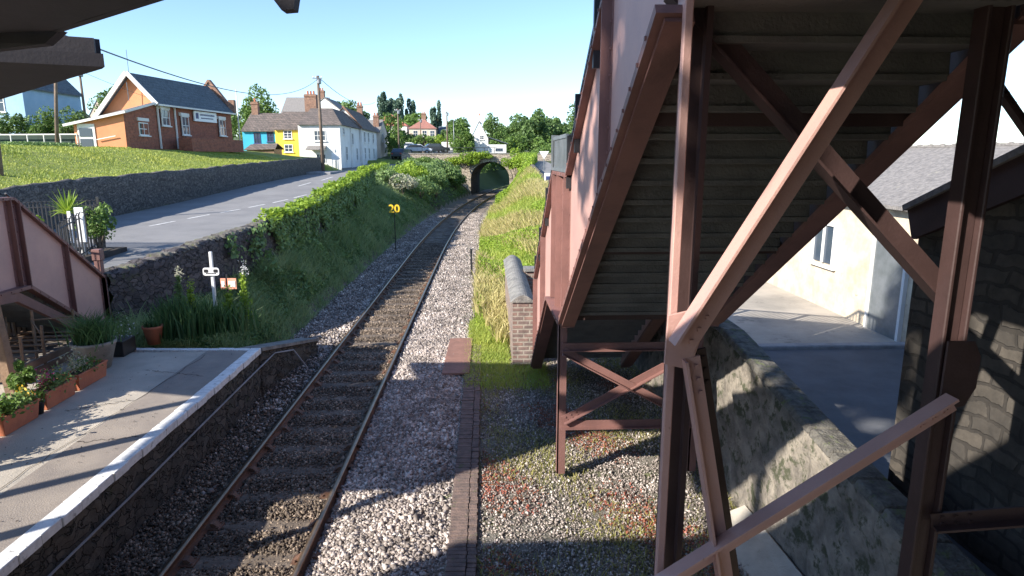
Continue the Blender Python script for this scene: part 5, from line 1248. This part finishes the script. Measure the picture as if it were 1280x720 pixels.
# irises and tall flower spikes
for (x, y, n, L, lab) in ((-6.5, 13.2, 260, .75, 'clump of sword-leaved irises nearest the terracotta pot'), (-6.05, 13.35, 300, .7, 'clump of sword-leaved irises in front of the station plate'), (-5.5, 13.6, 220, .55, 'clump of irises and grass on the track side of the station plate')):
    t = empty('iris_clump', (x, y, .95), lab, 'plant', 'irises at the platform end')
    C = np.array([x, y, .93]) + np.concatenate([rng.normal(size=(n, 2)) * .20, np.zeros((n, 1))], 1); foliage('leaves', [blades(C, L, .035, .35)], M['lf_iris'], t)
def spike(label, x, y, h, leaf='lf_lime', tip='fl_white'):
    t = empty('tall_flower', (x, y, .95), label, 'plant')
    mb = MB(); mb.tube([(x, y, .9), (x + .03, y, .95 + h)], [.018, .008], 5); mb.build('stem', M['lf_iris'], t)
    n = 420; z = rng.uniform(.15, 1, n); P = np.stack([x + rng.normal(size=n) * .075 * (1.25 - z), y + rng.normal(size=n) * .075 * (1.25 - z), .95 + z * h * .95], 1)
    foliage('leaves', [leafquads(P, .04)], M[leaf], t)
    n = 60; P = np.array([x + .03, y, .95 + h]) + rng.normal(size=(n, 3)) * np.array([.05, .05, .09]); foliage('flowers', [leafquads(P, .025)], M[tip], t)
spike('tall dark seeding flower spike at the pot end of the irises', -6.52, 13.55, 1.25, 'lf_bank', 'lf_pale')
spike('short bright green flower spike beside the dark seeding spike', -6.28, 13.5, .95, 'lf_lime', 'lf_lime')
spike('tallest pale tipped flower spike right of the orange notices', -5.30, 13.9, 1.25, 'lf_lime', 'fl_white')
spike('bright leafy spike just below the orange notices', -5.58, 13.7, .8, 'lf_lime', 'lf_lime')

# ------------------------------------------------------------------ trackside signs
t = empty('speed_sign', (-4.62, 32.5, 1.0), 'yellow cut-out number twenty speed sign on a thin dark post', 'speed sign')
zb20 = float(hgt(-4.62, 32.5)); mb = MB(); mb.tube([(-4.62, 32.5, zb20 - .1), (-4.62, 32.5, 1.85)], .025, 6); mb.build('post', M['black'], t)
def text_mesh(txt, size, depth, loc, m, parent, name='numerals', rotz=0):
    cu = bpy.data.curves.new(name, 'FONT'); cu.body = txt; cu.size = size; cu.extrude = depth; cu.offset = .012; cu.align_x = 'CENTER'; cu.align_y = 'BOTTOM_BASELINE'
    o = bpy.data.objects.new('tmp', cu); COL.objects.link(o); me = bpy.data.meshes.new_from_object(o); bpy.data.objects.remove(o); bpy.data.curves.remove(cu)
    me.transform(Matrix.Translation(loc) @ Matrix.Rotation(rotz, 4, 'Z') @ Matrix.Rotation(math.pi / 2, 4, 'X')); me.materials.clear(); return link(name, me, M[m], parent)
text_mesh('20', .56, .012, (-4.62, 32.48, 1.86), 'signyellow', t)
mb = MB(); mb.box(-4.9, -4.34, 32.5, 32.52, 1.84, 1.875); mb.build('bracket', M['black'], t)
mb = MB(); mb.box(-.66, -.58, 25.6, 25.68, -.1, .92); mb.box(-.67, -.57, 25.59, 25.69, .92, .97); tag(mb.build('marker_post', M['black'], bevel=.006, base=(-.62, 25.64, -.1)), 'short black marker post at the edge of the ballast and tall grass', 'post')
t = empty('triangle_sign', (5.35, 60, 3.4), 'white give-way triangle sign seen from behind on a grey post by the lane', 'sign'); mb = MB(); mb.tube([(5.35, 60, 3.0), (5.35, 60, 5.0)], .04, 6); mb.build('post', M['greymetal'], t); mb = MB(); mb.prism([(4.9, 5.1), (5.8, 5.1), (5.35, 4.4)], 'y', 59.94, 59.96); mb.build('triangle', M['signwhite'], t)
t = empty('litter_bin', (4.35, 44.5, 2.1), 'white framed dark notice case standing beside the lane', 'notice case'); mb = MB(); mb.box(4.0, 4.7, 44.4, 44.5, 2.2, 3.5); mb.build('frame', M['signwhite'], t, bevel=.02); mb = MB(); mb.box(4.1, 4.6, 44.37, 44.395, 2.4, 3.3); mb.build('panel', M['signblue'], t); mb = MB(); mb.box(4.05, 4.12, 44.42, 44.48, 1.9, 2.2); mb.box(4.58, 4.65, 44.42, 44.48, 1.9, 2.2); mb.build('leg', M['signwhite'], t); t.name = 'notice_case'
mb = MB(); mb.box(3.95, 4.25, 20, 82, 1.0, 2.0)
ln = long_wall('lane_wall', lambda y: 4.15, (24, 80), lambda y: float(lerp(y, [24, 40, 60, 80], [1.9, 2.7, 3.9, 4.9])), lambda y: float(lerp(y, [24, 40, 60, 80], [.9, 1.6, 2.9, 4.0])), .3, 'low stone wall along the lane at the top of the sunny bank', M['wallstone2'], -1, .6, 5, .03)

# ------------------------------------------------------------------ vehicles
def car(name, label, x, y, z, rot, paint, L=4.2, W=1.75, H=1.45, van=False):
    t = empty(name, (0, 0, 0), label, 'van' if van else 'car')
    if van: prof = [(-L / 2, .35), (L / 2 - .1, .35), (L / 2, .8), (L / 2 - .25, 1.15), (L / 2 - .9, H), (-L / 2 + .05, H), (-L / 2, 1.2)]
    else: prof = [(-L / 2, .35), (L / 2, .35), (L / 2, .68), (L / 2 - .25, .82), (L / 2 - 1.1, .92), (L / 2 - 1.75, H), (-L / 2 + .75, H), (-L / 2 + .12, .98), (-L / 2, .85)]
    mb = MB(); mb.prism([(a, b) for a, b in prof], 'y', -W / 2, W / 2); mb.build('body', M[paint], t, bevel=.09, smooth=False)
    g = MB()
    if van: g.hexa([(L / 2 - .88, -W / 2 - .01, 1.12), (L / 2 - 1.9, -W / 2 - .01, 1.12), (L / 2 - 1.9, W / 2 + .01, 1.12), (L / 2 - .88, W / 2 + .01, 1.12), (L / 2 - .98, -W / 2 - .01, H - .25), (L / 2 - 1.9, -W / 2 - .01, H - .25), (L / 2 - 1.9, W / 2 + .01, H - .25), (L / 2 - .98, W / 2 + .01, H - .25)]); g.box(-L / 2 - .01, -L / 2 + .06, -W / 2 + .25, W / 2 - .25, 1.25, H - .2)
    else:
        g.hexa([(L / 2 - 1.25, -W / 2 - .01, .96), (-L / 2 + .35, -W / 2 - .01, .96), (-L / 2 + .35, W / 2 + .01, .96), (L / 2 - 1.25, W / 2 + .01, .96), (L / 2 - 1.78, -W / 2 - .01, H - .1), (-L / 2 + .85, -W / 2 - .01, H - .1), (-L / 2 + .85, W / 2 + .01, H - .1), (L / 2 - 1.78, W / 2 + .01, H - .1)])
        g.hexa([(-L / 2 + .10, -W / 2 + .2, 1.0), (-L / 2 + .10, W / 2 - .2, 1.0), (-L / 2 + .2, W / 2 - .2, 1.0), (-L / 2 + .2, -W / 2 + .2, 1.0), (-L / 2 + .6, -W / 2 + .25, H - .08), (-L / 2 + .6, W / 2 - .25, H - .08), (-L / 2 + .8, W / 2 - .25, H - .08), (-L / 2 + .8, -W / 2 + .25, H - .08)])
    g.build('windows', M['glass'], t)
    for sx_ in (-L / 2 + .8, L / 2 - .8):
        for sy in (-W / 2 + .02, W / 2 - .02):
            w = MB(); n = 16; vs = [(sx_ + .31 * math.cos(2 * math.pi * k / n), .31 + .31 * math.sin(2 * math.pi * k / n)) for k in range(n)]; w.prism(vs, 'y', sy - .10, sy + .10); wo = w.build('wheel', M['rubber'], t)
            w = MB(); w.prism([(sx_ + (a - sx_) * .6, .31 + (b - .31) * .6) for a, b in vs], 'y', sy - .105, sy + .105); w.build('rim', M['greymetal'], wo)
    for sy in (-W / 2 + .25, W / 2 - .25): l_ = MB(); l_.box(-L / 2 - .02, -L / 2 + .05, sy - .12, sy + .12, .7, .84); l_.build('tail_light', M['fl_red'], t); l_ = MB(); l_.box(L / 2 - .05, L / 2 + .02, sy - .14, sy + .14, .6, .74); l_.build('headlight', M['signwhite'], t)
    t.location = (x, y, z); t.rotation_euler = (0, 0, rot); return t
car('parked_car', 'dark car parked on the road just past the white house', -11.4, 90, 4.25, R(75), 'carred')
car('parked_car', 'silver car parked in front of the pale van behind bushes', -10.6, 104, 5.1, R(5), 'carsilver')
car('parked_car', 'small white car parked among the far hedges below the brown roof', -12.8, 112, 5.5, R(0), 'carwhite')
car('parked_car', 'dark blue car parked beside the silver car up the road', -8.2, 110, 5.3, R(20), 'carred')
car('parked_van', 'pale van parked up the road beyond the bridge railings', -6.2, 126, 5.4, R(8), 'carwhite', 4.6, 1.9, 1.95, True)

# ------------------------------------------------------------------ trees
def tree(name, label, x, y, z, h, rad, n, size, m, th=.45, clumps=22, tr=.22, cat='tree', group=None, clump_r=.36, lo=-.75):
    t = empty(name, (x, y, z), label, cat, group)
    cz = z + h - rad[2]
    mb = MB(); top = Vector((x + random.uniform(-.3, .3), y, cz + rad[2] * .4))
    mb.tube([(x, y, z - .3), (x + .05, y, z + h * .3), tuple(top)], [tr, tr * .7, tr * .25], 8)
    for i in range(7):
        a = i * 2.4; b = Vector((x, y, z + h * (.25 + .07 * i))); e = b + Vector((math.cos(a) * rad[0] * .7, math.sin(a) * rad[1] * .7, rad[2] * .45)); mb.tube([b, b.lerp(e, .5) + Vector((0, 0, .2)), e], [tr * .42, tr * .28, tr * .1], 5)
    mb.build('trunk', M['bark'], t)
    P, u = crown_points((x, y, cz), rad, n, clumps, clump_r, lo=lo)
    foliage('crown', [leafquads(P, size, u)], M[m], t); return t
for i, (x, y, h, lab) in enumerate([(-30.7, 200, 14.5, 'tallest poplar, leftmost in the row on the skyline'), (-28.5, 203, 13.4, 'second skyline poplar close beside the tallest one'), (-25.9, 200, 14.0, 'third skyline poplar standing past a gap'), (-23.0, 202, 12.5, 'fourth skyline poplar, shorter, above the red roof'), (-14.9, 200, 12.2, 'lone poplar apart from the row, above the stepped roofs')]):
    gz = float(hgt(x, y)) - 1; tree('poplar_tree', lab, x, y, gz, 23.6 - gz - [0, .8, .9, 2.2, 2.6][i], (2.0, 1.9, h * .46), 3600, .40, 'lf_poplar', clumps=26, tr=.3, group='skyline poplars', clump_r=.28)
for (x, y, z, h, rad, n, s, m, lab) in [
    (-19.0, 180, 8, 8.6, (4.2, 4, 3.9), 3500, .35, 'lf_mid', 'rounded tree filling the gap before the lone poplar'),
    (-41.5, 76, 6, 6.0, (3.0, 2.8, 2.8), 4200, .16, 'lf_wood', 'dark tree rising behind the hall and its porch'),
    (-45.5, 84, 6, 4.6, (3, 2.6, 2.2), 2600, .18, 'lf_mid', 'lower green tree between the hall porch and small gabled house'),
    (-31.8, 93, 5.5, 8.6, (2.6, 2.4, 4.2), 5200, .2, 'lf_mid', 'tall bright green tree behind the blue cottage and hall'),
    (-36.5, 100, 6, 6.5, (2.6, 2.4, 3.0), 2600, .2, 'lf_wood', 'dark tree half behind the hall gable parapet'),
    (-26.0, 122, 7, 7.6, (4.5, 3.5, 3.2), 3800, .28, 'lf_wood', 'dark tree above the terrace roofs left of the chimney stack'),
    (-17.5, 122, 6, 6.4, (2.6, 2.5, 2.8), 2200, .24, 'lf_mid', 'green tree behind the white house rear chimney'),
    (-13.6, 99.5, 4.6, 3.9, (1.6, 2.2, 2.0), 3000, .15, 'lf_mid', 'leafy tree at the end of the white house beyond the lane mouth'),
    (-11.3, 119, 5.5, 3.4, (2.4, 2, 1.7), 2600, .17, 'lf_mid', 'low green garden tree before the brown hipped roof'),
    (-14.5, 124, 5.5, 3.6, (2.8, 2, 1.8), 2600, .18, 'lf_wood', 'dark low garden tree beneath the long red roof'),
    (-9.2, 128, 5.5, 3.2, (1.6, 1.5, 1.4), 1500, .16, 'lf_lime', 'yellow-green garden tree under the pink house windows'),
    (-6.7, 138, 5.5, 4.2, (3, 2.5, 2.2), 2600, .2, 'lf_mid', 'bushy tree below the stepped roofs'),
    (-6.3, 146, 5.5, 7.6, (3.2, 3, 3.6), 3600, .26, 'lf_wood', 'dark rounded tree behind the dark pole'),
    (-3.6, 108, 4.6, 4.4, (2.1, 2, 2.3), 4200, .16, 'lf_mid', 'bushy tree close against the white gabled house'),
    (-5.0, 126, 5, 6.2, (2.4, 2.4, 3.0), 3200, .22, 'lf_mid', 'tree between the dark pole and white gabled house'),
    (1.2, 140, 5, 8.3, (2.4, 2.2, 3.2), 2600, .24, 'lf_wood', 'pointed dark tree rising directly behind the white gable'),
    (9.0, 62, 3.4, 6.6, (1.5, 1.4, 2.9), 2600, .14, 'lf_wood', 'tree showing its leaves beside the railing of the stair'),
    ]:
    tree('tree', lab, x, y, z, h, rad, n, s, m)
tree('tree', 'unseen tree added behind the platform end of the footbridge to shade the stairs', -10.3, -1.9, .9, 15.3, (2.0, 2.1, 2.3), 6000, .16, 'lf_mid', clumps=30)  # unseen crown added to throw shade on the right-hand stair plates
# hedge beyond the lawn railings
for (x, y, r_h, lab) in [(-36.0, 51.5, 2.4, 'dark bush below the pale blue house wall'), (-33.9, 51.8, 2.7, 'tall rounded bush between blue house and lawn pole'), (-31.4, 51.5, 2.4, 'rounded bush directly behind the lawn pole'), (-29.6, 53.5, 1.7, 'low dark bush next to the hall porch')]:
    bush('hedge_bush', lab, (x, y, 5.0 + r_h * .55), (1.5, 1.2, r_h * .62), 3200, .10, 'lf_mid' if r_h > 2.5 else 'lf_wood', 16, 'bush', True, 'bushes behind the lawn railings')
# far wood as one mass
parts = []
for i in range(64):
    x = rng.uniform(2, 62); y = rng.uniform(138, 205); hh = rng.uniform(7.5, 9.8) + (y - 138) * .03; P, u = crown_points((x, y, 4 + hh * .55), (rng.uniform(3, 4.6), rng.uniform(3, 4.5), hh * .5), 2600, 20, .34, lo=-.5); parts.append(leafquads(P, .34, u))
tag(foliage('woodland', parts, M['lf_wood']), kind='stuff')
parts = []
for i in range(22):
    x = rng.uniform(-3, 62); y = rng.uniform(128, 140); hh = rng.uniform(2.5, 5.5); P, u = crown_points((x, y, 4.2 + hh * .5), (rng.uniform(2, 3.6), 2, hh * .55), 1500, 14, .36, lo=-.5); parts.append(leafquads(P, .26, u))
for i in range(16):
    x = rng.uniform(-120, -28); y = rng.uniform(135, 200); gz = float(hgt(x, y)); hh = rng.uniform(3, 6); P, u = crown_points((x, y, gz + hh * .5), (4, 3, hh * .55), 900, 14, .36, lo=-.5); parts.append(leafquads(P, .4, u))
for i in range(14):
    x = rng.uniform(6, 14); y = rng.uniform(88, 125); hh = rng.uniform(1.5, 3); P, u = crown_points((x, y, 4.2 + hh * .4), (2, 2, hh * .5), 900, 12, .36, lo=-.5); parts.append(leafquads(P, .16, u))
for i in range(20):                      # cutting sides beyond the arch
    y = rng.uniform(93, 118); s = -1 if i % 2 else 1; d = s * rng.uniform(3.6, 6.5); P, u = crown_points((float(xc(y)) + d, y, 1.2 + abs(d) * .45), (1.8, 2, 1.5), 900, 12, .4, lo=-.5); parts.append(leafquads(P, .12, u))
tag(foliage('undergrowth', parts, M['lf_mid']), kind='stuff')

# ------------------------------------------------------------------ banks, ivy and grasses
def on_ground(x, y, dz=0): return np.stack([x, y, hgt(x, y) + dz], 1)
# ivy over the roadside wall
n = 24000; y = 17.6 + 29.7 * rng.random(n) ** .9; wx_ = lerp(y, *WX); wz_ = lerp(y, *WZ)
side = rng.random(n); onTop = side < .42
bump_ = .12 * np.sin(y * 2.1) + .1 * np.sin(y * 5.3) + .08 * np.sin(y * .9)
fade = sstep(20.3, 21.3, y)
depth = rng.random(n) ** .8
x = np.where(onTop, wx_ - .52 + rng.random(n) * .80, wx_ + .05 + rng.random(n) * .20)
z = np.where(onTop, wz_ + (.0 + .18 * rng.random(n) ** 1.5 + bump_ * .7) * (.25 + .75 * fade), wz_ + .1 - depth * (.35 + 1.6 * (.5 + .5 * np.sin(y * 1.7 + 1) * np.cos(y * .63))) * (.6 + .6 * fade))
keep = rng.random(n) < np.where(onTop, fade, np.where(np.sin(y * 3.3) > .2, .55, .05) + fade)
P = np.stack([x, y, z], 1)[keep]; tk = onTop[keep]
iv = empty('ivy', (-6.9, 20, 2.5), 'ivy with light and shade put into its leaf colours, growing over the crest and face of the roadside wall', 'ivy')
foliage('lit_crest_foliage', [leafquads(P[tk], .065, np.tile([0, 0, 1.], (int(tk.sum()), 1)), .55, .8)], M['lf_lime'], iv)  # lighter leaves put the sunlit crest into the colour
foliage('shaded_hanging_foliage', [leafquads(P[~tk], .065, np.tile([1., -.1, .25], (int((~tk).sum()), 1)), .55, .8)], M['lf_bank'], iv)  # darker leaves put the shaded wall face into the colour
# green bank ground cover
def bankcover(name, n, y0, y1, pw, lo, hi, size, m, hmax, label, dl=(-2.6, -9), gate=-1):
    y = y0 + (y1 - y0) * rng.random(n) ** pw; wx_ = lerp(y, *WX)
    a = rng.random(n); xl = np.where(y < 47, wx_ + .1, wx_ - .4); xr = xc(y) + dl[0]
    x = xr + (xl - xr) * a
    env = .5 + .5 * np.sin(x * 2.2 + np.sin(y * 1.3) * 2) * np.cos(y * 1.15 + x); env = np.clip(env, 0, 1)
    kk = (env > gate) | (rng.random(n) < .12); x, y, a, env = x[kk], y[kk], a[kk], env[kk]
    z = hgt(x, y) + rng.random(len(x)) * (.04 + hmax * (lo + (hi - lo) * a) * (.25 + .75 * env))
    P = np.stack([x, y, z], 1)
    return tag(foliage(name, [leafquads(P, size * (1 + (y - y0) / (y1 - y0) * .6))], M[m]), label, None, None, 'stuff')
bankcover('bank_ground_cover', 60000, 12.6, 50, 1.5, .35, 1.0, .042, 'lf_bank', .45, 'dense green weeds covering the bank between track and wall', gate=.30)
bankcover('bank_nettles', 26000, 19, 80, 1.0, .3, 1.2, .08, 'lf_bank', .8, 'taller nettles and brambles on the bank', gate=.62)
n = 46000; y = 12.6 + 44 * rng.random(n) ** 1.2; a = rng.random(n); a = a - .05 * rng.random(n); x = xc(y) - 2.25 + (lerp(y, *WX) + 2.25 + .1 - xc(y)) * a
tag(foliage('bank_grass', [blades(on_ground(x, y), np.clip(.14 + .36 * a, .1, .6) * (.6 + .8 * (np.sin(x * 2.6 + y) * np.cos(y * 1.9) > 0)), .02, .8)], M['lf_bankgrass']), 'short grass and weeds on the lower bank', None, None, 'stuff')
# large bushes on the bank near the bridge
for (x, y, z, rad, n, s, m, lab) in [
    (-7.9, 52, 2.7, (1.5, 2.0, .95), 3600, .09, 'lf_bank', 'pale flowering elder bush at the far end of the ivy wall'),
    (-6.6, 51, 2.5, (1.2, 1.8, .9), 2600, .08, 'lf_pale', 'bush with creamy blossom halfway down the bank'),
    (-6.9, 58, 2.9, (1.9, 2.4, 1.1), 4600, .10, 'lf_lime', 'sunlit lime green bush on top of the bank'),
    (-5.6, 55, 2.0, (1.4, 2.2, 1.0), 3000, .09, 'lf_bank', 'dark green bush low on the bank before the cutting'),
    (-6.3, 65, 2.95, (2.2, 3, 1.15), 4800, .11, 'lf_bank', 'broad dark bush crowning the bank towards the bridge'),
    (-4.8, 62, 2.2, (1.6, 2.6, 1.3), 3600, .10, 'lf_bank', 'bush spilling down the bank beside the curve'),
    (-4.9, 72, 2.9, (2.1, 3, 1.2), 4800, .12, 'lf_bank', 'large bush against the bridge on the track side'),
    (-3.6, 76, 2.0, (1.3, 2.5, 1.4), 2800, .12, 'lf_mid', 'shaded bush beside the left foot of the arch'),
    (-7.4, 74, 3.7, (2.2, 3, .8), 3600, .12, 'lf_mid', 'bush below the bridge railings by the road'),
    (-9.6, 60, 3.5, (.9, 1.6, .6), 1600, .08, 'lf_lime', 'small rounded hedge end next to the road bend')]:
    bush('bank_bush', lab, (x, y, z), rad, n, s, m, 18, 'bush', True, 'bushes along the far bank')
for (x, y, z, rad, n, s, m, lab) in [
    (-2.6, 81.4, 4.2, (2.2, .5, 1.1), 2600, .12, 'lf_lime', 'creeper hanging over the bridge parapet beside the arch'),
    (-.6, 81.5, 4.7, (1.6, .5, .5), 1400, .11, 'lf_lime', 'thin creeper trailing along the parapet above the arch'),
    (3.7, 80.0, 3.6, (1.5, 1.3, 1.6), 3000, .12, 'lf_lime', 'bright leafy climber covering the bridge right of the arch'),
    (4.6, 76.0, 3.8, (1.4, 2.0, 1.0), 2400, .12, 'lf_lime', 'lime bush at the top of the sunny bank near the bridge')]:
    bush('climber', lab, (x, y, z), rad, n, s, m, 14, 'climber', True, 'climbers on the bridge')
# sunny right bank: green brush and tall dry grass
n = 34000; y = 15.5 + 64 * rng.random(n) ** 1.25; d = 2.55 + rng.random(n) ** .9 * 4.2; x = xc(y) + d; k = (x < 4.0) & ~((x > .5) & (x < 1.1) & (y < 19.9)) & ~((x > 1.0) & (y < 14.2)); x, y = x[k], y[k]
tag(foliage('tall_grass', [blades(on_ground(x, y), .26 + .006 * (y - 15), .02 + .0009 * (y - 15), .6)], M['lf_grass']), 'tall sunlit grass on the bank beyond the brick wall', None, None, 'stuff')
n = 40000; y = np.where(rng.random(n) < .35, 15.5 + 18 * rng.random(n), 33 + 27 * rng.random(n)); d = 2.5 + rng.random(n) ** .9 * 4.2; x = xc(y) + d; k = (x < 4.0) & (np.sin(x * 1.9 + y * .35) > -.35); x, y = x[k], y[k]
tag(foliage('dry_grass', [blades(on_ground(x, y), .50, .05, .5)], M['lf_dry']), 'pale dry seeding grass on the upper bank', None, None, 'stuff')
n = 34000; y = 17 + 17 * rng.random(n); x = -.35 + rng.random(n) * 3.6; h_ = .10 + .5 * np.clip(np.sin(x * 2.3 + y * .8) * .5 + .5, 0, 1) * sstep(17, 22, y); k = ~((x > .45) & (x < 1.2) & (y < 20.0)); x, y, h_ = x[k], y[k], h_[k]
P = on_ground(x, y) + np.stack([0 * x, 0 * x, rng.random(len(x)) * h_], 1); tag(foliage('bank_brush', [leafquads(P, .05)], M['lf_lime']), 'lime green brambles at the foot of the sunny bank', None, None, 'stuff')
n = 20000; y = 60 + 20 * rng.random(n); x = xc(y) + 2.6 + rng.random(n) * 3.5; P = on_ground(x, y) + np.stack([0 * x, 0 * x, rng.random(n) * 1.1], 1); tag(foliage('bank_creeper', [leafquads(P, .11)], M['lf_lime']), 'green creeper on the bank close to the arch', None, None, 'stuff')
# weeds in the gravel
n = 30000; y = 3.4 + 12 * rng.random(n); x = -.12 + rng.random(n) * 3.5; pch = np.sin(x * 2.7 + 1.3 * y) * .5 + np.sin(x * 1.1 - y * 1.9) * .5 + .25; k = pch > rng.random(n) * 1.2 - .15; x, y = x[k], y[k]
tag(foliage('gravel_weeds', [blades(on_ground(x, y), .08, .012, 1.1)], M['lf_weed']), 'thin grass growing through the gravel', None, None, 'stuff')
n = 34000; y = 5 + 8 * rng.random(n); x = -.1 + rng.random(n) * 2.9; pch = np.sin(x * 3.1 + .7 * y + 2) * .5 + np.sin(x * 1.7 + y * 2.3) * .5; k = pch > rng.random(n) * .9; x, y = x[k], y[k]; P = on_ground(x, y) + np.stack([0 * x, 0 * x, rng.random(len(x)) * .05], 1)
tag(foliage('red_weeds', [leafquads(P, .022)], M['lf_red']), 'low reddish weeds spreading over the gravel', None, None, 'stuff')
n = 16000; y = 12.4 + 5.6 * rng.random(n) ** .8; x = -.5 + rng.random(n) * 1.8; k = ~((x > .5) & (y > 13.9)); x, y = x[k], y[k]; tag(foliage('verge_grass', [blades(on_ground(x, y), .13, .013, .8)], M['lf_grass']), 'grass tuft verge by the brick wall end', None, None, 'stuff')
for (x, y, r_, lab) in ((2.6, 4.6, .22, 'small bright weed clump at the foot of the raking brace'), (2.95, 5.6, .28, 'straggly weed clump against the low yard wall'), (2.2, 3.9, .18, 'little weed tuft nearest the sloping brace')):
    bush('weed_clump', lab, (x, y, .05), (r_, r_, .18), 420, .035, 'lf_weed', 8, 'weed', False, 'weeds below the trestle')
# lawn blades so that the mound is not a bare sheet
n = 60000; y = 17 + 42 * rng.random(n) ** 1.3; x = -16.7 - rng.random(n) * 16; k = ~((x < -22.5) & (y > 45.5)); x, y = x[k], y[k]
tag(foliage('lawn_grass', [blades(on_ground(x, y), .07 + .06 * (np.sin(x * .9 + y * .4) * np.cos(y * .7) > .3), .035, .8)], M['lf_lawn']), 'mown sunny grass on the raised lawn', None, None, 'stuff')
n = 5000; y = 36 + 5 * rng.random(n); x = -24.5 - rng.random(n) * 5; P = on_ground(x, y) + np.stack([0 * x, 0 * x, rng.random(n) * .25], 1); tag(foliage('rough_grass', [leafquads(P, .07)], M['lf_bank']), 'darker rough patch of grass near the lawn pole', None, None, 'stuff')
# a few leaves and straws on the platform
n = 90; P = np.stack([rng.uniform(-6.3, -4.8, n), rng.uniform(6, 12, n), np.full(n, .912)], 1); tag(foliage('fallen_leaves', [leafquads(P, .018, np.tile([0, 0, 1.], (n, 1)), .1)], M['earth']), 'few fallen leaves on the platform', None, None, 'stuff')
